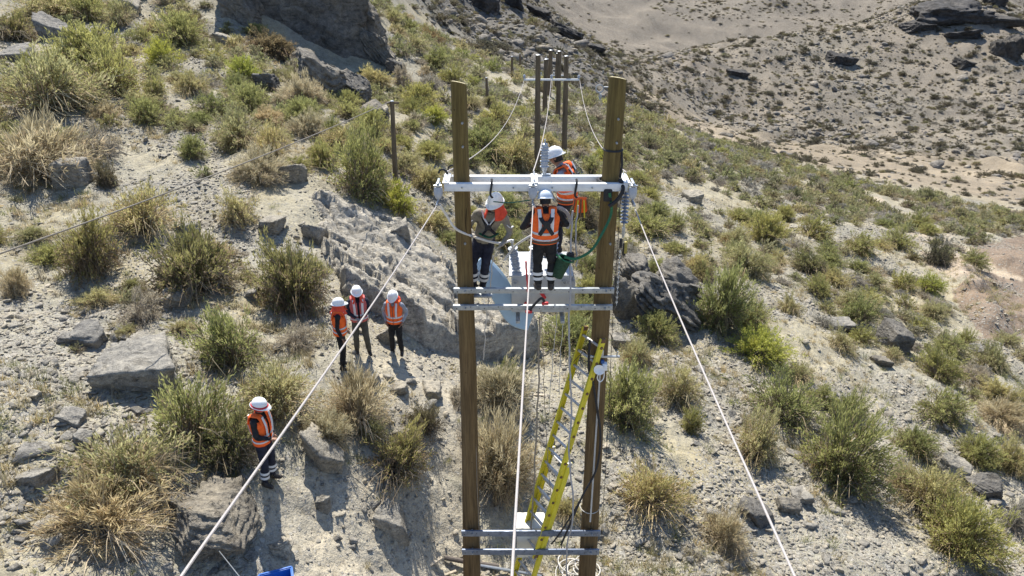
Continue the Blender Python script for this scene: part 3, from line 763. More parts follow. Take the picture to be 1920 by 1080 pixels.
KIND = {
 'green':  dict(height=1.0, skirt=.28),
 'golden': dict(height=.95, skirt=.45, bare=110),
 'olive':  dict(height=.9, skirt=.6, stems=280, bare=110),
 'straw':  dict(height=.8, skirt=.5, leaf=(.09, .2), lw=.007, bare=140),
 'grey':   dict(height=.55, skirt=.5, stems=220, leaf=(.04, .09)),
 'dark':   dict(height=.85, skirt=.5, stems=280, leaf=(.04, .08)),
 'bright': dict(height=1.0, skirt=.1),
 'rust':   dict(height=.75, skirt=.3),
}
SHRUB = {}
for ki, (kind, kw) in enumerate(KIND.items()):
    SHRUB[kind] = []
    for s in range(5 if kind in ('green', 'golden') else 3 if kind in ('olive', 'grey') else 2):
        kv = dict(kw); kv['stems'] = int(kw.get('stems', 270)*(1.0, .72, 1.15, .85, .6)[s]); kv['per'] = (40, 34, 42, 44, 36)[s]
        v, f, c, tv, tf, tcol = bush_geometry(300 + 17*ki + s, kind, **kv)
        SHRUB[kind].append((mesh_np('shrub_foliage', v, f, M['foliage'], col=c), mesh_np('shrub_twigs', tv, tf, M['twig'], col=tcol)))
CATN = {'green': 'green_shrub', 'golden': 'golden_shrub', 'olive': 'olive_shrub', 'straw': 'straw_tussock', 'grey': 'grey_shrub', 'dark': 'dark_shrub', 'bright': 'yellow_green_shrub', 'rust': 'rust_shrub'}
shrub_spots = []
_sr = random.Random(5)
def slope_up(x, y, k=.35):
    e = .6; gx = (ground_z(x+e, y) - ground_z(x-e, y))/(2*e); gy = (ground_z(x, y+e) - ground_z(x, y-e))/(2*e)
    n = Vector((-gx*k, -gy*k, 1)).normalized(); return n
def shrub_at(p, w, h, kind, label, group=None, name=None):
    kh = KIND[kind]['height']; fol, twg = _sr.choice(SHRUB[kind])
    o = empty(name or CATN[kind], p, label, 'shrub', group)
    q = slope_up(p[0], p[1]).to_track_quat('Z', 'Y') @ Quaternion((0, 0, 1), _sr.uniform(0, 6.28))
    o.rotation_mode = 'QUATERNION'; o.rotation_quaternion = q
    o.scale = (w/1.9, w/1.9*_sr.uniform(.75, 1.2), h/(kh*1.02)*_sr.uniform(.92, 1.1))
    link('foliage', fol, o); link('stems', twg, o)
    shrub_spots.append((p[0], p[1], w*.5))
    return o
def shrub(px, py, wpx, hpx, kind, label, group=None):
    p = hit(px, py); d = depth_of(p)
    w = wpx/F*d; h = hpx/F*d*1.05; w *= 1.1
    q = p + np.array([0, w*.28, 0]); q[2] = ground_z(q[0], q[1]) - .02
    return shrub_at(q, w, h, kind, label, group)
NS = [
 # foot x, foot y, width, height, kind, label
 (415,705,180,150,'green','leafy bright green shrub in the middle left, above the sprawling one'),
 (335,870,205,165,'green','wide sprawling green shrub left of the lone worker'),
 (505,790,170,110,'golden','yellowish shrub top just behind the lone worker'),
 (420,890,120,120,'olive','shaded twiggy shrub directly left of the lone worker'),
 (225,960,225,150,'golden','dry golden shrub with long straw stalks at lower left'),
 (170,1040,210,110,'straw','heap of bare straw-coloured stalks at the bottom left'),
 (345,565,175,130,'olive','tangled olive shrub above the rounded pale boulder'),
 (160,530,110,125,'olive','shrub with dark matted base and light green top at left'),
 (262,445,130,110,'golden','brown-green shrub above the tangled olive one'),
 (540,590,150,135,'olive','broad dark shrub with straw top beside the standing workers'),
 (435,425,70,85,'golden','tall sparse tussock above the green-grey angular rock'),
 (255,612,85,62,'grey','small wispy grey-green bush in the left middle'),
 (545,655,80,46,'grey','low purple-brown scrub left of the standing workers'),
 (660,815,130,120,'straw','tan tussock with bare tangled roots below the standing workers'),
 (795,822,82,70,'dark','compact dark round bush near the left pole'),
 (735,935,160,110,'olive','dark spreading tangle above the half-buried boulder'),
 (690,830,60,60,'golden','small dry tuft beside the tan tussock'),
 (600,840,90,60,'straw','dry stalks hanging over the long tilted boulder'),
 (930,935,150,130,'straw','dry straw bush between the poles near the cabinet'),
 (940,790,130,90,'straw','dry tan brush between the poles below the transformer'),
 (945,740,60,60,'green','small green sprig at the foot of the shaded rock step'),
 (1075,665,120,70,'green','green shrub seen behind the ladder top'),
 (1175,810,130,140,'green','green shrub right of the right pole'),
 (1190,690,60,60,'golden','yellowish shrub close against the right pole'),
 (1235,650,70,58,'green','fresh green shrub in front of the dark rock outcrop'),
 (1355,630,100,140,'green','tall green shrub on the right of the dark rock outcrop'),
 (1410,625,100,80,'green','broad green shrub beside the tall one by the outcrop'),
 (1275,770,110,90,'golden','brown-topped shrub beside the right-hand cable'),
 (1225,980,130,120,'golden','green and straw shrub below the right pole'),
 (1295,815,44,46,'green','small shrub under the right-hand cable'),
 (1430,690,110,62,'bright','low bright green shrub on the right slope'),
 (1425,880,110,110,'golden','sparse reddish shrub touching the right-hand cable'),
 (1475,800,130,95,'green','green shrub with bare base on the mid right slope'),
 (1540,770,90,60,'green','smaller green shrub adjoining the bare-based one'),
 (1590,930,160,140,'green','tall upright green shrub on the lower right slope'),
 (1720,860,76,64,'green','round green shrub above the pale-topped overhang'),
 (1600,800,90,56,'green','low green shrub above the tall upright one'),
 (1780,800,110,80,'green','green shrub with a dry right side on the right slope'),
 (1840,880,76,62,'green','rounded green shrub behind the pale-topped overhang'),
 (1905,890,70,70,'golden','thin reddish shrub at the right edge'),
 (1750,970,120,110,'golden','twiggy green-brown shrub at lower right'),
 (1820,1060,150,130,'green','sprawling shrub at the bottom right corner'),
 (1700,925,60,60,'straw','small reddish dry stalks beside the tall upright shrub'),
 (1365,1040,90,70,'straw','dry brown tuft at the bottom right of the poles'),
 (1905,1000,50,60,'grey','small grey bush on the right edge near the bottom'),
 (1750,552,46,38,'bright','vivid yellow-green rounded shrub near the dug track'),
 (1700,552,70,50,'green','darker shrub left of the vivid yellow-green one'),
 (1760,500,60,50,'dark','dark green shrub above the vivid yellow-green one'),
 (1830,505,50,30,'green','shrub on the bank above the dug track'),
 (1870,700,70,60,'golden','golden shrub on the bank below the dug track'),
 (1880,760,80,50,'golden','second golden shrub on the bank below the dug track'),
 (1770,720,90,60,'green','feathery green shrub on the right slope bank'),
 (1580,660,70,50,'golden','brownish shrub beneath the pale flat ledge'),
 (1505,720,60,48,'golden','small golden shrub on the scree at right'),
 (1480,590,50,50,'golden','small two-toned tuft on the right slope'),
 (60,228,180,120,'golden','big dry golden shrub at the far left edge'),
 (195,186,130,110,'green','dense green shrub right of the big dry golden one'),
 (150,130,130,80,'green','pale green shrub behind the dense green one'),
 (40,350,190,120,'straw','sprawling brown dry shrub at the left edge'),
 (170,300,90,60,'grey','grey dead brush right of the sprawling brown shrub'),
 (190,355,50,50,'dark','small dark shrub right of the square-faced boulder'),
 (20,560,60,60,'straw','dry grass clump at the left edge in the middle'),
 (10,80,90,60,'olive','shrub at the top left edge'),
 (90,40,110,56,'golden','pale shrub near the top left corner'),
 (155,42,70,50,'green','green shrub near the top left corner'),
 (220,55,70,60,'golden','yellow-green shrub beside the high tilted slab'),
 (330,90,90,60,'green','dark green shrub on the upper left slope'),
 (262,82,44,36,'green','small shrub left of the dark green upper one'),
 (300,125,70,50,'bright','yellow-green mound shrub on the upper left slope'),
 (360,60,60,36,'olive','dark shrub just below the cliff on the left'),
 (500,104,90,48,'rust','rust-brown shrub in front of the cliff'),
 (355,180,60,50,'golden','small golden shrub in the upper left middle'),
 (290,188,50,56,'green','upright shrub right of the dense green one'),
 (450,155,60,50,'bright','yellow-green shrub left of the ridge of rocks'),
 (460,212,80,56,'green','green shrub below the rubble-topped rock'),
 (385,225,90,60,'green','green shrub left of the ridge foot'),
 (560,200,80,56,'straw','brown drooping shrub on the ridge of rocks'),
 (440,282,120,70,'golden','broad dry-green shrub on the middle upper slope'),
 (500,300,90,80,'golden','olive-gold shrub beside the broad dry-green one'),
 (600,315,60,62,'green','dark-based shrub above the slab'),
 (665,372,120,120,'green','large green shrub at the upper edge of the slab'),
 (745,402,70,66,'bright','bright green round shrub beside the thin pole foot'),
 (480,345,100,50,'straw','orange dry grass above the dark boulder at the slab end'),
 (355,300,50,46,'green','small shrub by the thin overhead wire'),
 (560,235,70,50,'green','shrub below the ridge of rocks'),
 (640,285,80,60,'golden','shrub on the slope left of the thin pole'),
 (690,260,70,60,'green','green shrub by the fan-shaped grey rock'),
 (800,360,80,50,'golden','dry shrub left of the left pole'),
 (1010,470,90,60,'grey','grey scrub behind the workers on the platform'),
 (900,300,110,70,'green','green shrub between the left pole and the far poles'),
 (960,320,80,60,'golden','golden shrub below the far crossarm'),
 (930,240,80,50,'green','green shrub left of the far pole pair'),
 (1090,430,90,60,'dark','shaded dark shrub behind the upright worker'),
 (1110,330,60,44,'green','green shrub left of the right pole'),
 (1215,445,110,56,'green','green shrub row right of the hanging insulator'),
 (1310,510,60,40,'golden','golden-green shrub above the dark outcrop'),
 (1400,520,90,70,'golden','dry gold shrub on the slope above the tall green ones'),
 (1440,460,90,60,'green','dense green shrub on the far part of the near slope'),
 (1530,450,80,50,'green','round green shrub on the slope below the trail'),
 (1620,480,90,50,'green','low green shrub row beneath the trail'),
 (1690,470,70,46,'green','green shrub beside the trail'),
 (775,100,60,34,'golden','dry shrub on the slope just right of the dark cliff'),
 (815,128,56,34,'green','green shrub on the brow right of the dark cliff'),
 (752,165,60,36,'grey','grey mound shrub below the crumbling buttress'),
 (800,172,56,36,'grey','grey cushion shrub left of the short distant pole'),
 (845,165,60,36,'green','green shrub up the slope from the left pole top'),
 (760,62,54,34,'green','green shrub above the broken wing of the cliff'),
 (805,78,50,28,'rust','rust shrub high on the brow'),
 (735,40,50,30,'golden','golden shrub at the right top of the cliff'),
 (780,210,70,46,'green','green shrub right of the thin pole top'),
 (700,165,60,36,'golden','golden shrub on the ridge of rocks end'),
]
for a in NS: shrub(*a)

# ---- filling shrubs: random over the slope, the largest as individuals, the rest as one mass
NOGO = [[(470,900),(640,860),(700,1000),(860,900),(870,1140),(430,1140)], [(600,640),(800,640),(820,720),(620,720)],
        [(500,330),(620,330),(870,470),(1010,600),(1010,670),(800,665),(600,520)], [(1790,470),(1960,430),(1960,640),(1830,640)],
        [(1600,360),(1640,360),(1920,510),(1920,540)], [(880,1000),(1140,1000),(1140,1140),(880,1140)]]
def scatter_pts(n, rmin, rmax, power, seed, thmax=43.5):
    r = np.random.default_rng(seed); th = np.radians(r.uniform(-thmax, thmax, n))
    rr = (rmin**power + (rmax**power - rmin**power)*r.random(n))**(1/power)
    return np.c_[rr*np.sin(th), rr*np.cos(th)], r
P2, r2 = scatter_pts(17000, 11, 84, 1.75, 91, 52)
z2 = terrain(P2[:, 0], P2[:, 1]); P3 = np.c_[P2, z2]; pj = project(P3)
ok = np.ones(len(P2), bool)
for poly in NOGO: ok &= ~region(pj[:, 0], pj[:, 1], poly)
dens = fbm(P2*.12, 3, 401) ; rr_ = np.hypot(P2[:, 0], P2[:, 1]); thx = pj[:, 0]
want = .14 + .28*sstep(20, 40, rr_) + .55*dens + .14*((pj[:, 0] > 800) & (pj[:, 0] < 1800) & (pj[:, 1] < 480)) - .22*((pj[:, 0] < 520) & (pj[:, 1] > 240)) + .22*((pj[:, 0] > 360) & (pj[:, 0] < 900) & (pj[:, 1] < 330) & (pj[:, 1] > 70))
ok &= r2.random(len(P2)) < want
PK = []
occ = [(x, y, w*.8) for x, y, w in shrub_spots] + [(x, y, w*.9) for x, y, w in rock_spots]
OC = np.array(occ)
for i in np.where(ok)[0]:
    w = r2.uniform(.6, 1.85)*(1.0 if rr_[i] > 22 else .62)
    dd = np.hypot(OC[:, 0] - P3[i, 0], OC[:, 1] - P3[i, 1]) - OC[:, 2]
    if dd.min() < w*.24: continue
    PK.append((P3[i], w, pj[i])); OC = np.vstack([OC, [P3[i, 0], P3[i, 1], w*.42]])
def pick_kind(p, q, u):
    px, py = q[0], q[1]
    if px > 1250 and py > 360: tbl = [('green', .44), ('grey', .22), ('golden', .22), ('straw', .06), ('olive', .06)]
    elif px > 800: tbl = [('green', .52), ('golden', .12), ('grey', .28), ('bright', .03), ('olive', .05)]
    else: tbl = [('green', .50), ('golden', .26), ('straw', .08), ('olive', .08), ('grey', .08)]
    for k, w in tbl:
        if u < w: return k
        u -= w
    return 'green'
vis = [(w/q[2], p, w, q) for p, w, q in PK if -60 < q[0] < 1980 and -30 < q[1] < 1120]
vis.sort(key=lambda a: -a[0])
N_IND = max(0, 298 - len(NS))
LEFTOVER = [(p, w, w*.5, ('green', 'golden', 'green', 'grey')[i % 4]) for i, (p, w, q) in enumerate(PK) if not (-60 < q[0] < 1980 and -30 < q[1] < 1120)]
ADJ = {'green': 'green feathery', 'golden': 'dry golden', 'olive': 'olive twiggy', 'straw': 'straw-coloured', 'grey': 'low grey', 'dark': 'dark', 'bright': 'yellow-green', 'rust': 'rust-brown'}
def zone(q):
    px, py = q[0], q[1]
    if px < 640: return 'the stony slope on the left' if py > 330 else 'the upper left slope below the cliff'
    if px < 870: return 'the slope left of the left pole'
    if px < 1160: return 'the hillside behind the two poles'
    return 'the right-hand slope above the track' if py < 560 else 'the lower right slope'
MARK = [('the large flat-topped boulder',235,690),('the big cracked boulder',375,1000),('the two-faced angular rock',60,895),('the lone worker',490,830),('the tangled olive shrub',345,500),('the matted-base shrub',160,480),
 ('the broad dark shrub',540,530),('the leafy bright green shrub',415,640),('the tan tussock',660,760),('the compact dark bush',795,790),('the half-buried boulder',735,980),('the three grouped workers',690,610),
 ('the dark block on the slab',745,440),('the split boulder',585,435),('the square-faced boulder',128,330),('the big dry golden shrub',60,170),('the dense green shrub',195,140),('the pointed pale boulder',95,60),
 ('the dark cliff',590,60),('the ridge of rocks',620,150),('the thin single pole',738,270),('the left pole top',862,200),('the platform',1000,540),('the far pole pair',1035,230),('the right pole top',1158,200),
 ('the dark rock outcrop',1240,560),('the hanging insulator',1175,400),('the horn unit',1130,680),('the cream cabinet',990,1000),('the tall upright green shrub',1590,860),('the pale-topped overhang',1795,880),('the slate spikes',1680,640),
 ('the vivid yellow-green shrub',1750,535),('the dug track',1860,540),('the trail',1720,420),('the crumbling ledge',1430,960),('the low bright green shrub',1430,660),('the bottom right corner',1900,1060),('the far brow',1300,270),('the upper left corner',20,20)]
_used = {}
def unique_label(lead, q):
    """lead + which side of the closest landmark + how far out among those alike"""
    d = [(q[0]-m[1])**2 + (q[1]-m[2])**2 for m in MARK]; m = MARK[int(np.argmin(d))]; dx, dy = q[0]-m[1], q[1]-m[2]
    s = ('right of' if dx > 0 else 'left of') if abs(dx) > 2.2*abs(dy) else ('below' if dy > 0 else 'above') if abs(dy) > 2.2*abs(dx) else ('lower ' if dy > 0 else 'upper ') + ('right of' if dx > 0 else 'left of')
    key = (lead, s, m[0]); _used.setdefault(key, []).append((math.hypot(dx, dy)))
    return key
ORD = ['nearest', 'second', 'third', 'fourth', 'fifth', 'sixth', 'seventh', 'eighth', 'ninth', 'tenth', 'eleventh', 'twelfth', 'thirteenth', 'fourteenth', 'fifteenth', 'sixteenth', 'seventeenth', 'eighteenth', 'nineteenth', 'twentieth']
def settle(items):
    """items: (object, key, pixel distance) -> labels numbered outward from the landmark"""
    by = {}
    for o, key, dist in items: by.setdefault(key, []).append((dist, o))
    for (lead, s, mk), L in by.items():
        L.sort(key=lambda a: a[0])
        for i, (_, o) in enumerate(L):
            o['label'] = f'{lead} {s} {mk}' if len(L) == 1 else f'{ORD[min(i, 19)]} {lead} {s} {mk}'
ITEMS = []
for k, (a, p, w, q) in enumerate(vis):
    kind = pick_kind(p, q, r2.random())
    h = w*r2.uniform(.42, .68)*(.62 if kind == 'grey' else 1)
    if k < N_IND:
        zz = zone(q); o_ = shrub_at(p - np.array([0, 0, .03]), w, h, kind, 'shrub', f'{ADJ[kind]} shrubs on {zz}')
        key = unique_label(f'{ADJ[kind]} shrub', q); ITEMS.append((o_, key, _used[key][-1]))
    else: LEFTOVER.append((p, w, h, kind))
settle(ITEMS)

# ---- one mass of many: geometry-nodes scatter
def scatter(name, label, pts, rots, scls, idx, meshes, cat=None):
    col = bpy.data.collections.new(name + '_shapes')
    for i, me in enumerate(meshes):
        o = bpy.data.objects.new('%s_shape_%03d' % (name, i), me); col.objects.link(o)
    me = bpy.data.meshes.new(name); n = len(pts)
    me.vertices.add(n); me.vertices.foreach_set('co', np.asarray(pts, np.float32).ravel())
    for nm, typ, key, val in (('rot', 'FLOAT_VECTOR', 'vector', rots), ('scl', 'FLOAT_VECTOR', 'vector', scls)):
        a = me.attributes.new(nm, typ, 'POINT'); a.data.foreach_set(key, np.asarray(val, np.float32).ravel())
    a = me.attributes.new('idx', 'INT', 'POINT'); a.data.foreach_set('value', np.asarray(idx, np.int32))
    me.update()
    ng = bpy.data.node_groups.new(name + '_nodes', 'GeometryNodeTree')
    ng.interface.new_socket('Geometry', in_out='INPUT', socket_type='NodeSocketGeometry')
    ng.interface.new_socket('Geometry', in_out='OUTPUT', socket_type='NodeSocketGeometry')
    N, L = ng.nodes, ng.links
    gi, go = N.new('NodeGroupInput'), N.new('NodeGroupOutput')
    ip = N.new('GeometryNodeInstanceOnPoints'); ci = N.new('GeometryNodeCollectionInfo')
    ci.inputs['Collection'].default_value = col; ci.inputs['Separate Children'].default_value = True; ci.inputs['Reset Children'].default_value = True
    def attr(nm, dt):
        a = N.new('GeometryNodeInputNamedAttribute'); a.data_type = dt; a.inputs['Name'].default_value = nm; return a.outputs['Attribute']
    er = N.new('FunctionNodeEulerToRotation')
    L.new(attr('rot', 'FLOAT_VECTOR'), er.inputs[0]); L.new(er.outputs[0], ip.inputs['Rotation'])
    L.new(attr('scl', 'FLOAT_VECTOR'), ip.inputs['Scale']); L.new(attr('idx', 'INT'), ip.inputs['Instance Index'])
    ip.inputs['Pick Instance'].default_value = True
    L.new(gi.outputs[0], ip.inputs['Points']); L.new(ci.outputs[0], ip.inputs['Instance']); L.new(ip.outputs[0], go.inputs[0])
    o = link(name, me); md = o.modifiers.new('scatter', 'NODES'); md.node_group = ng
    return tag(o, label, cat, kind='stuff')
SMALL = []; SKEY = {}
for ki, kind in enumerate(KIND):
    SKEY[kind] = []
    for s in range(2):
        v, f, c, tv, tf, tc_ = bush_geometry(800 + 13*ki + s, kind, **{**KIND[kind], 'stems': 70, 'per': 14, 'leaf': (.14, .26), 'lw': .026})
        SKEY[kind].append(len(SMALL)); SMALL.append(mesh_np('small_shrub', np.r_[v, tv], np.r_[f, tf + len(v)], M['foliage'], col=(lambda k_: (k_*.8 + .2*k_.mean(1, keepdims=True))*.88)(np.r_[c, tc_])))
pts, rots, scl, idx = [], [], [], []
for p, w, h, kind in LEFTOVER:
    pts.append(p - np.array([0, 0, .03])); rots.append((r2.normal(0, .08), r2.normal(0, .08), r2.uniform(0, 6.28)))
    scl.append((w/1.9, w/1.9, h/(KIND[kind]['height']*1.02))); idx.append(r2.choice(SKEY[kind]))
scatter('shrub_cover', 'mass of small shrubs dotted over the far hillside behind the poles', pts, rots, scl, idx, SMALL, 'shrubs')
# far slopes: sparse dark bushes and grey tufts across the valley
Pf, rf = scatter_pts(52000, 88, 325, 1.4, 17, 50)
zf = terrain(Pf[:, 0], Pf[:, 1]); pf = np.c_[Pf, zf]; qf = project(pf); rrf = np.hypot(Pf[:, 0], Pf[:, 1])
keep = qf[:, 1] > -120
val = (rrf < 175) & (qf[:, 0] > 1250)
keep &= rf.random(len(Pf)) < np.where(val, .25, .85)
pf, rrf = pf[keep], rrf[keep]; n = len(pf); sz = np.exp(rf.normal(-.5, .5, n))*(1 + .5*(rrf > 300)); big = rf.random(n) < .045
sz = np.where(big, rf.uniform(1.6, 3.3, n), sz); kinds = np.where(big, 'dark', np.where(rf.random(n) < .4, 'olive', np.where(rf.random(n) < .3, 'grey', 'dark')))
scatter('far_shrub_cover', 'tiny dark shrubs speckling the slopes across the valley', pf, np.c_[rf.normal(0, .1, n), rf.normal(0, .1, n), rf.uniform(0, 6.28, n)],
        np.c_[sz*.5, sz*.5, sz*.42], [SKEY[k][i % 2] for i, k in enumerate(kinds)], SMALL, 'shrubs')
Pq, rq = scatter_pts(16000, 335, 560, 1.2, 19, 50)
zq = terrain(Pq[:, 0], Pq[:, 1]); pq = np.c_[Pq, zq]; kq = rq.random(len(Pq)) < np.clip(.4 + 1.2*fbm(Pq*.02, 3, 68), .05, 1); pq = pq[kq]; n = len(pq); sz = np.exp(rq.normal(-.15, .45, n))
scatter('distant_shrub_cover', 'faint specks of scrub on the farthest slope at the top', pq, np.c_[np.zeros(n), np.zeros(n), rq.uniform(0, 6.28, n)], np.c_[sz*.95, sz*.95, sz*.6], [SKEY[k][0] for k in np.where(rq.random(n) < .6, 'dark', 'olive')], SMALL, 'shrubs')
# dry grass wisps between the shrubs
def wisp(seed, col):
    r = np.random.default_rng(seed); n = 34; ph = r.uniform(0, 6.28, n); t = r.uniform(.1, 1.2, n); l = r.uniform(.12, .3, n)
    b = np.c_[r.normal(0, .07, n), r.normal(0, .07, n), np.full(n, -.01)]
    d = np.c_[np.sin(t)*np.cos(ph), np.sin(t)*np.sin(ph), np.cos(t)]*l[:, None]
    s = np.cross(d, [0, 0, 1.0]) + 1e-6; s = s/np.linalg.norm(s, axis=1)[:, None]*.006
    v = np.stack([b - s, b + s, b + d], 1).reshape(-1, 3); f = np.arange(3*n).reshape(-1, 3)
    return mesh_np('wisp', v, f, M['foliage'], col=np.repeat(np.array(col)*r.uniform(.7, 1.3, (n, 1)), 3, 0))
WISP = [wisp(1, (.42, .35, .20)), wisp(2, (.36, .30, .17)), wisp(3, (.27, .27, .13)), wisp(4, (.34, .30, .22))]
Pg, rg = scatter_pts(20000, 10, 46, 1.5, 23, 52)
zg = terrain(Pg[:, 0], Pg[:, 1]); pg = np.c_[Pg, zg]; qg = project(pg)
kg = rg.random(len(Pg)) < np.clip(.25 + .9*fbm(Pg*.35, 3, 77), .05, 1)
for poly in NOGO[:3]: kg &= ~(region(qg[:, 0], qg[:, 1], poly) & (rg.random(len(Pg)) < .93))
pg = pg[kg]; n = len(pg); sz = rg.uniform(.5, 1.5, n)
scatter('dry_grass', 'wisps of dry grass between the shrubs on the slope', pg, np.c_[np.zeros(n), np.zeros(n), rg.uniform(0, 6.28, n)], np.c_[sz, sz, sz*rg.uniform(.5, 1.1, n)], rg.integers(0, 4, n), WISP, 'grass')
# ---- loose stones: largest as individuals, rest one mass
CHIP = [rock_mesh('chip_shape', 500 + k, M['chip'], sub=2, planes=5, rough=.03) for k in range(10)]
Ps, rs = scatter_pts(220000, 9.5, 60, 1.15, 29, 52)
zs = terrain(Ps[:, 0], Ps[:, 1]); ps = np.c_[Ps, zs]; qs = project(ps)
dn = np.clip(.42 + 1.0*fbm(Ps*.3 + 40, 3, 91), .08, 1)
for poly, k in ((NOGO[0], .12), (NOGO[1], .35), (NOGO[2], .25), ([(140,170),(300,200),(430,270),(420,330),(250,280),(140,240)], 1.5), ([(1180,640),(1420,640),(1480,760),(1350,880),(1230,760)], 1.2), ([(0,720),(250,720),(330,900),(120,980),(0,980)], 1.3)):
    dn = np.where(region(qs[:, 0], qs[:, 1], poly), k, dn)
ks = (rs.random(len(Ps)) < dn)
ps, qs = ps[ks], qs[ks]; n = len(ps)
sz = np.exp(rs.normal(-3.2, .52, n)); sz = np.clip(sz, .02, .26)
fl = rs.uniform(.3, .75, n); S = np.c_[sz*rs.uniform(.8, 1.5, n), sz*rs.uniform(.8, 1.3, n), sz*fl]
R = np.c_[rs.normal(0, .35, n), rs.normal(0, .35, n), rs.uniform(0, 6.28, n)]
I = rs.integers(0, 10, n); app = sz/qs[:, 2]*((qs[:, 0] > 0) & (qs[:, 0] < 1920) & (qs[:, 1] > 0) & (qs[:, 1] < 1080))
order = np.argsort(-app); top = order[:210]; STN = []
for i in top:
    o = link('loose_stone', ROCKS[I[i]], loc=ps[i] + np.array([0, 0, S[i, 2]*.08]), rot=tuple(R[i]), scale=tuple(S[i]*1.15))
    zz = zone(qs[i]); tag(o, 'stone', 'stone', f'loose stones on {zz}'); key = unique_label('flat loose stone' if fl[i] < .5 else 'blocky loose stone', qs[i]); STN.append((o, key, _used[key][-1]))
settle(STN)
rest = order[210:]
scatter('scree', 'loose scree of small grey stone chips over the slope', ps[rest] + np.c_[np.zeros(len(rest)), np.zeros(len(rest)), S[rest, 2]*.1], R[rest], S[rest], I[rest], CHIP, 'scree')
# boulders and blocks strewn over the far slopes
FCHIP = [rock_mesh('far_block_shape', 600 + k, M['rock_far'], sub=2, planes=5, rough=.06) for k in range(6)]
Pb, rb = scatter_pts(42000, 88, 325, 1.4, 37, 50)
zb = terrain(Pb[:, 0], Pb[:, 1]); pb = np.c_[Pb, zb]; qb = project(pb); rbb = np.hypot(Pb[:, 0], Pb[:, 1])
kb = rb.random(len(Pb)) < np.where((rbb < 170) & (qb[:, 0] > 1250), .06, np.clip(.55 + .9*fbm(Pb*.03, 3, 63), .1, 1))
pb = pb[kb]; n = len(pb); sz = np.exp(rb.normal(-1.05, .6, n)); sz = np.clip(sz, .12, 2.4)
scatter('far_boulder_field', 'pale and dark blocks strewn over the far slopes', pb, np.c_[rb.normal(0, .3, n), rb.normal(0, .3, n), rb.uniform(0, 6.28, n)], np.c_[sz*1.2, sz, sz*.7], rb.integers(0, 6, n), FCHIP, 'rocks')
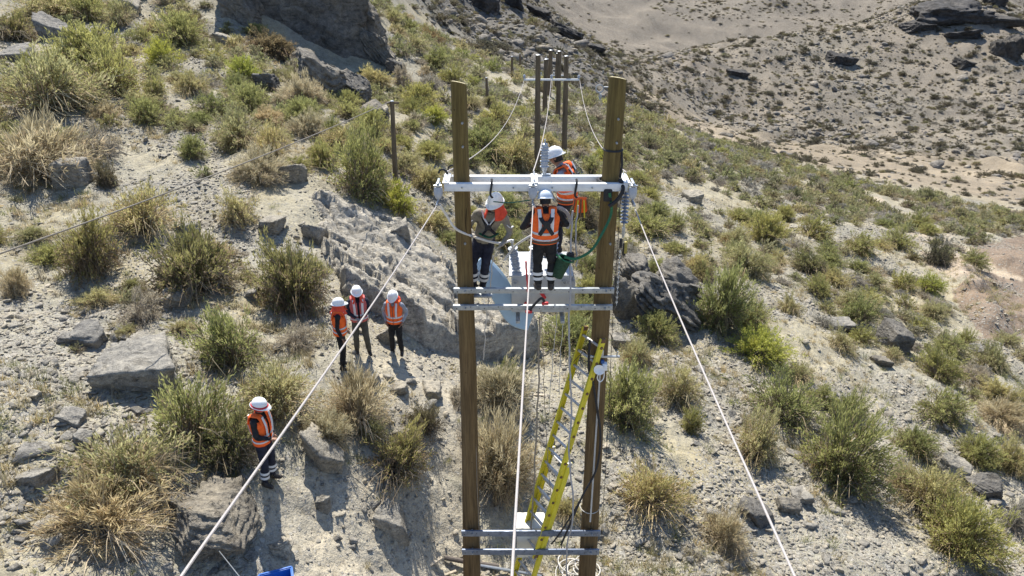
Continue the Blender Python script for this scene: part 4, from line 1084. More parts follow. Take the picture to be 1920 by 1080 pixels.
# ------------------------------------------------------------------ mesh building blocks
class MB:
    """collects simple solids into one mesh"""
    def __init__(s): s.v, s.f, s.m = [], [], []
    def add(s, v, f, m=0):
        o = len(s.v); s.v.extend([tuple(map(float, p)) for p in v]); s.f.extend([[i + o for i in q] for q in f]); s.m.extend([m]*len(f)); return s
    def box(s, c, size, rot=None, m=0, bev=0.0):
        c = np.asarray(c, float); h = np.asarray(size, float)/2
        if bev <= 0:
            v = np.array([[x, y, z] for x in (-1, 1) for y in (-1, 1) for z in (-1, 1)])*h
            f = [[0,1,3,2],[4,6,7,5],[0,4,5,1],[2,3,7,6],[0,2,6,4],[1,5,7,3]]
        else:
            bm = bmesh.new(); bmesh.ops.create_cube(bm, size=1.0)
            for q in bm.verts: q.co = Vector((q.co.x*2*h[0], q.co.y*2*h[1], q.co.z*2*h[2]))
            bmesh.ops.bevel(bm, geom=list(bm.edges), offset=bev, segments=2, profile=.5, affect='EDGES')
            bm.verts.index_update(); v = np.array([tuple(q.co) for q in bm.verts]); f = [[q.index for q in p.verts] for p in bm.faces]; bm.free()
        if rot is not None: v = v @ np.array(rot.to_3x3() if hasattr(rot, 'to_3x3') else rot).T
        return s.add(v + c, f, m)
    def tube(s, path, r, seg=8, m=0, cap=True, flat=None):
        """swept round (or flattened) section along a list of points; r scalar or per-point"""
        P = np.asarray(path, float); n = len(P); rr = np.full(n, r) if np.isscalar(r) else np.asarray(r, float)
        T = np.gradient(P, axis=0); T /= np.linalg.norm(T, axis=1)[:, None] + 1e-12
        up = np.array([0, 0, 1.0]) if abs(T[0][2]) < .9 else np.array([0, 1.0, 0])
        N = np.cross(up, T[0]); N /= np.linalg.norm(N); v = []
        a = np.linspace(0, 2*math.pi, seg, endpoint=False)
        for i in range(n):
            N = N - T[i]*(N @ T[i]); N /= np.linalg.norm(N) + 1e-12; B = np.cross(T[i], N)
            ky = 1.0 if flat is None else flat
            v.extend(P[i] + rr[i]*(np.cos(a)[:, None]*N + ky*np.sin(a)[:, None]*B))
        f = [[i*seg + j, i*seg + (j+1) % seg, (i+1)*seg + (j+1) % seg, (i+1)*seg + j] for i in range(n-1) for j in range(seg)]
        if cap: f += [list(range(seg))[::-1], [(n-1)*seg + j for j in range(seg)]]
        return s.add(v, f, m)
    def rev(s, prof, c=(0, 0, 0), axis=(0, 0, 1), seg=14, m=0, cap=True):
        """surface of revolution: prof = [(radius, height)...] along axis"""
        ax = Vector(axis).normalized(); q = np.array(ax.to_track_quat('Z', 'Y').to_matrix())
        a = np.linspace(0, 2*math.pi, seg, endpoint=False); v = []
        for r, h in prof: v.extend(np.c_[r*np.cos(a), r*np.sin(a), np.full(seg, h)])
        v = np.array(v) @ q.T + np.asarray(c, float); n = len(prof)
        f = [[i*seg + j, i*seg + (j+1) % seg, (i+1)*seg + (j+1) % seg, (i+1)*seg + j] for i in range(n-1) for j in range(seg)]
        if cap: f += [list(range(seg))[::-1], [(n-1)*seg + j for j in range(seg)]]
        return s.add(v, f, m)
    def ring(s, c, R, r, normal=(0, 1, 0), seg=20, m=0, arc=2*math.pi):
        q = np.array(Vector(normal).to_track_quat('Z', 'Y').to_matrix()); a = np.linspace(0, arc, seg)
        P = np.c_[R*np.cos(a), R*np.sin(a), 0*a] @ q.T + np.asarray(c, float)
        return s.tube(P, r, 6, m, cap=True)
    def build(s, name, mats, parent=None, smooth=True, label=None):
        mats = mats if isinstance(mats, (list, tuple)) else [mats]
        me = bpy.data.meshes.new(name); me.from_pydata(s.v, [], s.f)
        for q in mats: me.materials.append(q)
        if len(mats) > 1: me.polygons.foreach_set('material_index', s.m)
        bm = bmesh.new(); bm.from_mesh(me); bmesh.ops.recalc_face_normals(bm, faces=bm.faces)
        if smooth:
            for p in bm.faces: p.smooth = True
            for e in bm.edges:
                if len(e.link_faces) == 2 and e.calc_face_angle(0) > .6: e.smooth = False
        bm.to_mesh(me); bm.free(); me.update()
        o = link(name, me)
        if parent is not None:
            o.parent = parent; o.matrix_parent_inverse = pinv(parent)
        if label: o['label'] = label
        return o
def pinv(parent):
    """inverse of the parent's transform so parts can be written in world coordinates"""
    m = Matrix.Translation(parent.location) @ parent.rotation_euler.to_matrix().to_4x4()
    p = parent.parent
    return m.inverted() if p is None else m.inverted() @ Matrix()
def catenary(a, b, sag, n=24):
    t = np.linspace(0, 1, n)[:, None]; p = np.asarray(a)*(1-t) + np.asarray(b)*t; p[:, 2] -= (4*sag*t*(1-t))[:, 0]; return p
def spline(pts, n=8):
    """Catmull-Rom through points"""
    P = np.asarray(pts, float); P = np.vstack([2*P[0] - P[1], P, 2*P[-1] - P[-2]]); out = []
    for i in range(1, len(P) - 2):
        for t in np.linspace(0, 1, n, endpoint=False):
            a, b, c, d = P[i-1], P[i], P[i+1], P[i+2]
            out.append(.5*((2*b) + (-a + c)*t + (2*a - 5*b + 4*c - d)*t*t + (-a + 3*b - 3*c + d)*t**3))
    out.append(P[-2]); return np.array(out)

# ------------------------------------------------------------------ the near pole pair
PY = 11.0
def near_pole(xt, zt, xb, rt, rb, label, hook):
    zg = ground_z(xb, PY) - .5
    o = empty('utility_pole', (xb, PY, zg), label, 'pole')
    r = np.random.default_rng(int(xt*1000) % 77)
    n, seg = 60, 28; t = np.linspace(0, 1, n); a = np.linspace(0, 2*math.pi, seg, endpoint=False)
    v = []
    for k in t:
        rad = rb + (rt - rb)*k
        w = 1 + .035*vnoise(np.c_[np.cos(a)*1.3, np.sin(a)*1.3, np.full(seg, k*7 + xt)], 3) + .012*vnoise(np.c_[np.cos(a)*5, np.sin(a)*5, np.full(seg, k*30)], 4)
        cx = (xb + (xt - xb)*k) - xb + .02*math.sin(k*5 + xt); tiltz = (k > .999)*(.04*np.cos(a + 2.2))
        v.extend(np.c_[cx + rad*w*np.cos(a), rad*w*np.sin(a), np.full(seg, (zt - zg)*k) + tiltz])
    idx = np.arange(n*seg).reshape(n, seg)
    f = [[idx[i, j], idx[i, (j+1) % seg], idx[i+1, (j+1) % seg], idx[i+1, j]] for i in range(n-1) for j in range(seg)]
    me = mesh_np('shaft', v, f, M['wood'], smooth=True); link('shaft', me, o)
    top = np.array(v[-seg:]); c = top.mean(0)
    ringp = c + (top - c)*.8 + np.array([0, 0, .012])
    tv = np.vstack([top, ringp, [c + np.array([0, 0, .006])]])
    tf = [[j, (j+1) % seg, seg + (j+1) % seg, seg + j] for j in range(seg)] + [[seg + j, seg + (j+1) % seg, 2*seg] for j in range(seg)]
    link('sawn_top', mesh_np('sawn_top', tv, tf, M['cut_wood']), o)
    for z in (zt - .55, zt - .9, 8.64, 6.94, 6.63, 1.91, 1.45, 7.7):
        k = (z - zg)/(zt - zg); x = xb + (xt - xb)*k + .03; rad = rb + (rt - rb)*k
        MB().rev([(.018, 0), (.018, .03), (.008, .03), (.008, .06)], (x, PY - rad*.97, z), (0, -1, 0), 6).build('bolt', M['galv_dull'], o)
    if hook:
        m = MB(); m.tube([(xt - rt, PY, zt - .12), (xt - rt - .07, PY, zt - .12)], .012, 8)
        m.ring((xt - rt - .12, PY, zt - .14), .055, .011, (.3, 1, 0)); m.ring((xt - rt - .11, PY - .01, zt - .25), .04, .011, (1, .2, 0))
        m.build('eye_hook', M['galv_dull'], o)
    return o
PL = near_pole(-.753, 10.13, -.79, .117, .172, 'left of the two thick brown wooden poles, with a clean slanted top', False)
PR = near_pole(1.517, 10.19, 1.46, .128, .178, 'right of the two thick brown wooden poles, with a ring hook near its top', True)

# double white crossarm
ca = empty('crossarm', (.38, PY, 8.64), 'white double steel crossarm bolted across the two thick poles', 'crossarm')
for y, nm, x0, x1 in ((10.81, 'front_beam', -1.02, 1.74), (11.19, 'rear_beam', -1.0, 1.76)):
    m = MB(); s = -1 if y < PY else 1
    m.box(((x0+x1)/2, y - s*.035, 8.64), (x1-x0, .012, .115), bev=.003)          # web
    m.box(((x0+x1)/2, y + s*.012, 8.692), (x1-x0, .08, .012), bev=.003)          # top flange
    m.box(((x0+x1)/2, y + s*.012, 8.588), (x1-x0, .08, .012), bev=.003)
    if y < PY: m.box(((x0+x1)/2, y - .047, 8.64), (x1-x0-.01, .010, .092), bev=.003)
    m.build(nm, M['white_steel'], ca)
for x in (-.99, .34, 1.72):
    m = MB(); m.box((x, PY, 8.712), (.10, .50, .014), bev=.003)
    for dy in (-.19, .19): m.rev([(.014, 0), (.014, .022), (.007, .022), (.007, .05)], (x, PY + dy, 8.719), seg=6)
    m.build('tie_plate', M['white_steel'], ca)
for x in (-.75, .02, .6, 1.2):
    MB().rev([(.014, 0), (.014, .02), (.007, .02), (.007, .03)], (x, 10.757, 8.64), (0, -1, 0), 6).build('bolt', M['galv_dull'], ca)
# black clamps at the left end
m = MB(); m.ring((-1.06, 11.15, 8.74), .07, .016, (.3, 1, .1), arc=math.pi); m.ring((-.92, 11.28, 8.76), .075, .016, (.3, 1, .1), arc=math.pi); m.build('black_clamp', M['black_rubber'], ca)

# dead-end clamps and insulators
def dead_end(x, label, dx):
    o = empty('dead_end_clamp', (x, 10.72, 8.6), label, 'clamp', 'dead-end clamps on the crossarm')
    m = MB(); m.rev([(.02, .07), (.062, .06), (.068, .0), (.064, -.05), (.045, -.10), (.02, -.12)], (x, 10.70, 8.60), (0, .25, 1), 14); m.build('bell', M['polymer'], o)
    m = MB(); m.box((x, 10.72, 8.70), (.07, .16, .03), bev=.006); m.box((x, 10.78, 8.735), (.035, .26, .02), bev=.004); m.rev([(.012, -.06), (.012, .06)], (x, 10.66, 8.70), (1, 0, 0), 8); m.build('yoke', M['galv'], o)
    m = MB(); m.ring((x, 10.68, 8.46), .035, .012, (1, 0, 0)); m.box((x + dx*.02, 10.62, 8.43), (.035, .14, .05), bev=.008); m.tube([(x, 10.68, 8.46), (x + dx*.03, 10.50, 8.44)], .018, 8); m.build('wedge', M['galv'], o)
    return o
DE = {}
for x, nm, l, dx in ((-1.10, 'l', 'grey dead-end clamp at the left tip of the white crossarm', -.5), (.31, 'c', 'grey dead-end clamp at the middle of the white crossarm', 0), (1.80, 'r', 'grey dead-end clamp at the right tip of the white crossarm', .5)):
    DE[nm] = dead_end(x, l, dx)
def sheds(m, a, b, r0, r1, n, core=.02, seg=16):
    a, b = np.asarray(a, float), np.asarray(b, float); L = np.linalg.norm(b - a); ax = (b - a)/L
    prof = [(core, 0)]
    for k in range(n):
        z0 = L*(k + .25)/n; z1 = L*(k + .5)/n; R = r0 if k % 2 == 0 else r1
        prof += [(core, z0), (R, z1), (R*.98, z1 + .004), (core*1.1, z1 + L/n*.3)]
    prof += [(core, L)]
    m.rev(prof, a, ax, seg); return m
o = empty('surge_arrester', (.505, 11.2, 8.70), 'grey ribbed insulator standing upright on the middle of the crossarm', 'insulator')
sheds(MB(), (.50, 11.2, 8.82), (.50, 11.2, 9.16), .072, .062, 8, .045).build('ribbed_body', M['polymer'], o)
m = MB(); m.rev([(.03, 0), (.03, .07), (.045, .09), (.045, .13)], (.50, 11.2, 8.70)); m.box((.53, 11.2, 8.715), (.14, .06, .02), bev=.004); m.build('foot_bracket', M['galv'], o)
MB().rev([(.05, 0), (.045, .03), (.015, .05), (.015, .10), (.004, .11)], (.50, 11.2, 9.16)).build('cap', M['galv'], o)
o = empty('hanging_insulator', (1.76, 11.0, 8.58), 'dark ribbed insulator string hanging below the right tip of the crossarm', 'insulator')
sheds(MB(), (1.75, 11.0, 8.50), (1.75, 11.0, 7.98), .062, .062, 9, .02).build('ribbed_body', mat_simple('blue_grey_glaze', (.20, .23, .29), .2, 0, .08, 10, 0), o)
m = MB(); m.tube([(1.75, 11, 8.62), (1.75, 11, 8.48)], .016); m.ring((1.75, 11, 8.60), .035, .010, (0, 1, 0)); m.build('end_fitting', M['galv'], o); m = MB(); m.tube([(1.75, 11, 7.99), (1.75, 11, 7.75)], .018); m.box((1.75, 11, 7.86), (.05, .03, .12), bev=.006); m.build('end_fitting', M['galv'], o)
m = MB(); m.box((1.72, 10.99, 7.66), (.045, .04, .16), bev=.01); m.box((1.78, 11.0, 7.55), (.05, .035, .22), bev=.01); m.build('hook_strap', M['black_strap'], o)
MB().box((1.80, 11.0, 7.58), (.05, .05, .20), bev=.012).build('fuse_holder', mat_simple('ochre_fuse_tube', (.34, .28, .06), .5), o)
m = MB()
for k in range(22): m.ring((1.715, 10.99, 7.52 - k*.045), .016, .006, (1, 0, 0) if k % 2 else (0, 1, 0), 10)
tag(m.build('hanging_chain', M['galv']), 'thin steel chain hanging from the insulator right of the right pole', 'chain')

# platform and base channels
def channel(name, x0, x1, z, y, h, label, mat, holes=True):
    fl_ = .035 if h > .1 else .06
    o = empty(name, ((x0+x1)/2, y, z), label, 'beam'); o['kind'] = 'thing'
    m = MB(); m.box(((x0+x1)/2, y - .03, z), (x1-x0, .010, h), bev=.002); m.box(((x0+x1)/2, y - .034 + fl_/2, z + h/2 - .006), (x1-x0, fl_, .010), bev=.002); m.box(((x0+x1)/2, y - .034 + fl_/2, z - h/2 + .006), (x1-x0, fl_, .010), bev=.002)
    m.build('channel', mat, o)
    for k, x in enumerate(np.linspace(x0 + .06, x1 - .06, 12)):
        MB().rev([(.009, 0), (.009, .004)], (x, y - .0352, z + (.018 if k % 2 else -.012)), (0, -1, 0), 8).build('bolt_hole' , M['black_rubber'], o)
    for x in (-.77, 1.48):
        MB().rev([(.016, 0), (.016, .02), (.009, .02), (.009, .05)], (x + .02, y - .036, z), (0, -1, 0), 6).build('bolt', M['galv_dull'], o)
    return o
channel('platform_beam', -.93, 1.63, 6.93, 10.79, .085, 'upper grey steel beam of the platform the workers stand on', M['galv_dull'])
channel('platform_beam', -.95, 1.62, 6.63, 10.79, .085, 'lower grey steel beam crossing just below the workers platform', M['galv_dull'])
channel('base_beam', -.95, 1.66, 1.91, 10.77, .13, 'upper blue-grey steel channel low across the poles, behind the ladder', M['base_steel'])
channel('base_beam', -.95, 1.66, 1.45, 10.77, .13, 'lowest blue-grey steel channel across the poles near the ground', M['base_steel'])
# back support rail that carries the transformer and the step behind the left pole
o = empty('transformer_bracket', (.4, 11.3, 6.2), 'steel bracket carrying the grey transformer behind the beams', 'bracket')
m = MB(); m.box((.46, 11.5, 6.23), (.9, .07, .05), bev=.004)
for x in (.1, .85): m.box((x, 11.55, 6.19), (.07, .9, .05), bev=.004)
m.build('rail', M['galv_dull'], o)
MB().box((-.50, 11.3, 6.645), (.34, .34, .03), bev=.004).build('step', M['galv_dull'], o)

# transformer
tr = empty('transformer', (.46, 11.65, 6.26), 'grey pole transformer with ribbed bushings behind the platform beams', 'transformer')
m = MB(); m.box((.48, 11.77, 6.61), (.98, .96, .68), bev=.03); m.build('tank', M['tank_grey'], tr)
MB().box((.48, 11.77, 6.968), (1.06, 1.04, .03), bev=.006).build('lid', M['tank_grey'], tr)
for k in range(8):
    MB().box((1.015, 11.36 + k*.085, 6.58), (.09, .012, .5), bev=.003).build('cooling_fin', M['tank_grey'], tr)
def bushing(x, y, lean, L=.46):
    a = np.array([x, y, 6.98]); b = a + np.array([lean, -.05, L])
    o = sheds(MB(), a + (b-a)*.1, b, .085, .07, 9, .045).build('bushing', M['polymer'], tr)
    m = MB(); m.rev([(.06, 0), (.055, .05)], a, b - a); m.rev([(.02, 0), (.02, .09), (.012, .09), (.012, .13)], b, b - a, 8); m.box(b + np.array([0, 0, .1]), (.05, .03, .06), bev=.005); q = m.build('terminal', M['galv'], o)
    return b + np.array([lean*.2, 0, .12])
B1 = bushing(.08, 11.42, -.07); B2 = bushing(.36, 11.45, .0); B3 = bushing(.68, 11.9, .05)
MB().box((.30, 11.29, 6.985), (.22, .07, .03), bev=.004).build('name_plate', M['white_plastic'], tr)
for x in (.05, .87):
    MB().ring((x, 11.27, 6.85), .035, .009, (0, 1, 0)).build('lifting_lug', M['tank_grey'], tr)
m = MB(); m.tube(spline([(.43, 11.26, 6.72), (.50, 11.22, 6.66), (.55, 11.23, 6.58)]), .03, 10); m.rev([(.04, 0), (.05, .05), (.02, .07)], (.24, 11.24, 6.47), (0, -1, 0)); m.build('clamp_grip', M['red_plastic'], tr)
m = MB(); m.tube(spline([(.28, 10.73, 6.60), (.36, 10.74, 6.70), (.47, 10.76, 6.80), (.53, 10.76, 6.72)]), .022, 8); t_ = m.build('hanging_clamp_cable', M['black_rubber']); tag(t_, 'short black clamp cable with red jaws draped over the platform beams', 'clamp')
for p in ((.27, 10.72, 6.58), (.53, 10.74, 6.72)):
    MB().box(p, (.11, .05, .05), bev=.015).build('jaw', M['red_plastic'], t_)

# pale blue bent panel behind the left pole
m = MB()
prof = spline([aty(893, 492, 11.8), aty(926, 526, 11.7), aty(950, 565, 11.62), aty(968, 592, 11.6), aty(995, 602, 11.62)], 8)
n = len(prof); W = np.linspace(.42, .36, n)
vv, ff = [], []
for i, p in enumerate(prof):
    T = prof[min(i+1, n-1)] - prof[max(i-1, 0)]; T /= np.linalg.norm(T); S = np.cross(T, np.array([0, -.93, .36])); S /= np.linalg.norm(S)
    for k, (s, off) in enumerate(((-.5, .0), (-.42, -.035), (.42, -.035), (.5, .0), (.5, .015), (-.5, .015))):
        vv.append(p - S*s*W[i]*(-1) + np.array([0, off, 0]))
for i in range(n-1):
    for k in range(6): ff.append([i*6 + k, i*6 + (k+1) % 6, (i+1)*6 + (k+1) % 6, (i+1)*6 + k])
ff += [[5,4,3,2,1,0], [(n-1)*6 + k for k in range(6)]]
m.add(vv, ff); o = m.build('blue_panel', M['pale_blue']); tag(o, 'pale blue curved panel slanting down behind the beams beside the left pole', 'panel')

# ------------------------------------------------------------------ conductors and jumpers
def wire(name, pts, r, mat, label, cat='cable', group=None, seg=6):
    o = MB().tube(pts, r, seg).build(name, mat); return tag(o, label, cat, group)
def near_line(start, px, d, label):
    e = at(px, 1080, d); dirv = (e - start); far = e + dirv*2.2
    wire('conductor', np.array([start + (far - start)*t + np.array([0, 0, -.05*math.sin(min(1, t*3.2)*math.pi)]) for t in np.linspace(0, 1, 40)]), .0082, M['cable_new'], label, 'cable', seg=8)
near_line(np.array([-1.115, 10.50, 8.44]), 340, 3.4, 'pale cable running from the left crossarm tip to the bottom left')
near_line(np.array([.31, 10.50, 8.44]), 960, 3.7, 'pale cable running straight down the picture from the crossarm middle')
near_line(np.array([1.815, 10.50, 8.40]), 1490, 4.0, 'pale cable running from the right crossarm tip to the bottom right')
b = at(1030, 148, 40)
FA = [at(983, 149, 40.5), at(1034, 146, 40.5), at(1087, 150, 40.5)]
wire('conductor', catenary((-1.02, 11.2, 8.75), FA[0], .75, 40), .011, M['cable_new'], 'thin pale cable from the left crossarm tip back to the far crossarm')
wire('conductor', catenary((.33, 11.25, 8.75), FA[1], .6, 40), .011, M['cable_new'], 'thin pale cable from the crossarm middle back to the far crossarm')
wire('conductor', catenary((1.76, 11.2, 8.75), FA[2], .75, 40), .011, M['cable_new'], 'thin pale cable from the right crossarm tip back to the far crossarm')
wire('jumper_cable', spline([(-1.08, 10.62, 8.42), aty(838, 405, 10.72), aty(856, 430, 10.80), aty(895, 446, 11.0), aty(935, 456, 11.2), B1]), .02, M['alu'], 'thick grey jumper looping from the left clamp to the transformer', seg=8)
wire('jumper_cable', spline([(.33, 10.62, 8.42), (.42, 10.75, 8.10), (.30, 11.1, 7.75), B2]), .015, M['alu'], 'grey jumper dropping from the middle clamp to the transformer', seg=8)
wire('jumper_cable', spline([aty(946, 488, 11.35), aty(955, 475, 11.3), aty(965, 462, 11.2), aty(985, 448, 11.0), aty(1000, 440, 10.95)]), .018, M['alu'], 'grey cable arching from the first bushing to the central worker', seg=8)
wire('coiled_cable', spline([aty(1038, 392, 10.95), aty(1050, 390, 10.98), aty(1062, 398, 11.02), aty(1068, 412, 11.05), aty(1064, 428, 11.05)]), .03, M['rope_grey'], 'coil of dark cable over the central workers right shoulder', seg=8)
# thin wire on the left and its pole
tp = hit(741, 345)
def thin_pole(px_base, py_base, px_top, py_top, r, label, group=None, y=None, arm=None):
    p = hit(px_base, py_base) if y is None else aty(px_base, py_base, y)
    q = aty(px_top, py_top, p[1])
    o = empty('wooden_pole', p - np.array([0, 0, .4]), label, 'pole', group)
    m = MB(); m.tube([p - np.array([0, 0, .4]), p + (q - p)*.33, p + (q - p)*.66, q], [r*1.15, r*1.1, r, r*.92], 12); m.build('shaft', M['old_wood'], o)
    MB().rev([(r*.93, 0), (r*.6, .03), (.01, .035)], q, seg=10).build('cap', M['galv_dull'], o)
    return p, q, o
_, tq, to = thin_pole(742, 346, 735, 190, .085, 'thin single pole on the slope left of the left thick pole')
m = MB(); m.box(tq + np.array([0, -.02, -.05]), (.5, .07, .07)); m.build('stub_arm', M['old_wood'], to)
wire('overhead_wire', catenary(tq + np.array([-.05, 0, 0]), at(-60, 497, 11.5), .12, 40), .015, mat_simple('dull_wire', (.19, .165, .13), .6), 'thin dark wire crossing the upper left to the thin pole')
thin_pole(914, 190, 912, 146, .085, 'short distant single pole left of the far pole pair')
thin_pole(960, 146, 960, 106, .10, 'tiny distant pole at the brow of the slope')
thin_pole(976, 132, 975, 100, .10, 'tiniest distant pole beyond the brow of the slope')
# far pole pairs
FAR = [
 (1007, 325, 1009, 103, .135, 'left pole of the nearer far pair, rising behind the crossarm', None),
 (1058, 284, 1062, 105, .135, 'right pole of the nearer far pair, above the rear worker', None),
 (1021, 218, 1024, 111, .15, 'left pole of the second far pair', None),
 (1046, 222, 1049, 96, .15, 'right pole of the second far pair', None),
 (1029, 180, 1033, 94, .17, 'left pole of the third far pair', None),
 (1042, 165, 1045, 100, .12, 'right pole of the third far pair', None),
 ]
for a in FAR: thin_pole(*a[:6])
def far_arm(px0, px1, py, d, label, r=.06):
    a, b_ = at(px0, py, d), at(px1, py + 1, d)
    o = empty('far_crossarm', (a + b_)/2, label, 'crossarm'); MB().box((a + b_)/2, (np.linalg.norm(b_ - a), r*1.6, r*1.6), bev=.008).build('beam', M['white_steel'], o)
    for t in (.01, .5, .99):
        p = a*(1-t) + b_*t; MB().rev([(.03, 0), (.08, .05), (.05, .1), (.08, .14), (.04, .2)], p + np.array([0, 0, r])).build('insulator', M['polymer'], o)
far_arm(982, 1086, 149, 40.3, 'slim white crossarm on the nearer far pole pair')
far_arm(1014, 1062, 141, 72, 'slim crossarm on the second far pole pair')
far_arm(1024, 1048, 110, 95, 'tiny crossarm on the third far pole pair')
for i, (p0, p1) in enumerate((((1034,146,40.5), (1036,139,72)), ((983,149,40.5), (1014,141,72)), ((1087,150,40.5), (1061,141,72)))):
    wire('conductor', catenary(at(*p0), at(*p1), .9, 20), .011, M['cable_new'], ['thin cable from the far crossarm middle to the second far pair', 'thin cable from the far crossarm left tip to the second far pair', 'thin cable from the far crossarm right tip to the second far pair'][i])
# ------------------------------------------------------------------ ropes and straps on the structure
rp = np.random.default_rng(3)
def rope(pts, r, mat, label, wob=.012, name='rope'):
    P = spline(pts, 10); P[1:-1] += rp.normal(0, wob, (len(P) - 2, 3))*np.array([1, .4, 0]); P[1:-1] = (P[:-2] + P[1:-1]*2 + P[2:])/4
    return wire(name, P, r, mat, label, 'rope')
rope([aty(924, 478, 11.2), aty(917, 560, 11.25), aty(911, 620, 11.3), aty(906, 675, 11.35)], .009, M['rope_white'], 'thin pale rope hanging behind the left pole beside the blue panel')
rope([aty(1074, 395, 10.7), aty(1069, 480, 10.65), aty(1069, 560, 10.6), aty(1066, 650, 10.55), aty(1072, 760, 10.55), aty(1068, 860, 10.5), aty(1074, 960, 10.45), aty(1062, 1040, 10.6), aty(1064, 1100, 10.7)], .015, M['rope_grey'], 'thick grey rope hanging in front of the ladder from the crossarm')
rope([aty(1012, 595, 10.95), aty(1010, 700, 10.95), aty(1006, 800, 11.0), aty(1000, 915, 11.0), aty(996, 1000, 11.0)], .014, M['rope_tan'], 'brown rope hanging from the transformer past the ladder')
rope([aty(1014, 580, 10.9), aty(1020, 700, 10.95), aty(1023, 800, 10.95), aty(1030, 900, 10.9), aty(1040, 1000, 10.9), aty(1050, 1095, 10.9)], .006, M['rope_tan'], 'thin brown cord hanging just right of the brown rope')
rope([aty(1045, 585, 11.3), aty(1036, 680, 11.3), aty(1030, 760, 11.3), aty(1030, 790, 11.35)], .006, M['rope_white'], 'thin white cord in the gap left of the ladder top')
rope([aty(1058, 580, 11.2), aty(1052, 660, 11.2), aty(1049, 740, 11.2)], .006, M['rope_white'], 'second thin white cord next to the ladder top')
rope([aty(1084, 385, 10.72), aty(1080, 440, 10.7), aty(1082, 475, 10.7), aty(1081, 500, 10.7)], .012, M['rope_grey'], 'short grey rope dangling from the crossarm beside the central worker')
rope([aty(1164, 350, 10.95), aty(1158, 470, 10.86), aty(1148, 620, 10.84), aty(1140, 800, 10.84), aty(1128, 1000, 10.84)], .005, M['black_strap'], 'thin dark earth wire running down the right pole', .003)
rope([aty(876, 365, 10.98), aty(884, 620, 10.93), aty(893, 860, 10.9), aty(901, 1075, 10.85)], .006, M['rope_tan'], 'thin wire running down the right side of the left pole', .003)
rope([aty(986, 490, 10.7), aty(988, 520, 10.7), aty(990, 548, 10.7)], .014, M['red_plastic'], 'red rope length hanging beside the middle cable', .004)
def strap(pts, w, mat, label, name='strap', flat=.25):
    o = MB().tube(spline(pts, 8), w, 8, flat=flat).build(name, mat); return tag(o, label, 'strap')
strap([aty(1143, 362, 10.72), aty(1146, 400, 10.8), aty(1128, 440, 10.7), aty(1108, 470, 10.6), aty(1080, 485, 10.55), aty(1058, 482, 10.55)], .021, M['green_strap'], 'green work-positioning strap slung from the right pole to the central worker', 'lanyard')
strap([aty(925, 378, 10.72), aty(955, 380, 10.72), aty(995, 375, 10.66)], .022, M['green_strap'], 'bright green strap stretched from the left worker to the middle clamp', 'lanyard')
o = empty('pole_strap', (1.5, PY, 8.55), 'black sling knotted round the right pole at the crossarm', 'strap')
m = MB(); m.ring((1.50, PY, 8.66), .19, .028, (0.1, 0, 1)); m.ring((1.50, PY, 8.58), .185, .026, (-.1, .05, 1)); m.build('loop', M['black_strap'], o)
m = MB(); m.box((1.44, 10.77, 8.52), (.13, .07, .2), bev=.025); m.tube(spline([(1.62, 10.85, 8.74), (1.66, 10.74, 8.62), (1.58, 10.72, 8.46), (1.46, 10.72, 8.36)]), .03, 8); m.build('knot', M['black_strap'], o)
o = empty('pole_band', (1.51, PY, 9.15), 'black strap buckled round the upper part of the right pole', 'strap')
MB().ring((1.51, PY, 9.16), .143, .016, (0.02, 0, 1), 28).build('loop', M['black_strap'], o)
MB().tube([(1.63, 10.93, 9.16), (1.65, 10.92, 8.95), (1.63, 10.90, 8.75)], .018, 8, flat=.4).build('tail', M['black_strap'], o)
for px, lab in ((922, 'black carabiner strap over the crossarm near the left worker'), (1081, 'black strap over the crossarm beside the tool bundle')):
    p = aty(px, 352, 10.74); m = MB(); m.tube(spline([p + np.array([0, .06, .12]), p + np.array([0, 0, .06]), p + np.array([-.02, -.01, -.10]), p + np.array([.01, 0, -.16])]), .017, 8, flat=.5)
    tag(m.build('sling', M['black_strap']), lab, 'strap')
# small tool bundle hanging from the arm right of the central worker
o = empty('tool_pouch', aty(1086, 390, 10.95), 'orange tool pouch with yellow tools hanging below the crossarm', 'pouch')
p = aty(1088, 384, 11.05); MB().box(p, (.22, .14, .24), bev=.04).build('pouch', M['hivis'], o)
for k in range(5):
    q = p + np.array([-.09 + .045*k, -.09, -.04 - .02*(k % 2)]); MB().tube([q + np.array([0, 0, .16]), q + np.array([.02*(k-2), 0, -.12])], .012, 6).build('tool', M['yellow_frp'] if k % 2 else M['rust'], o)

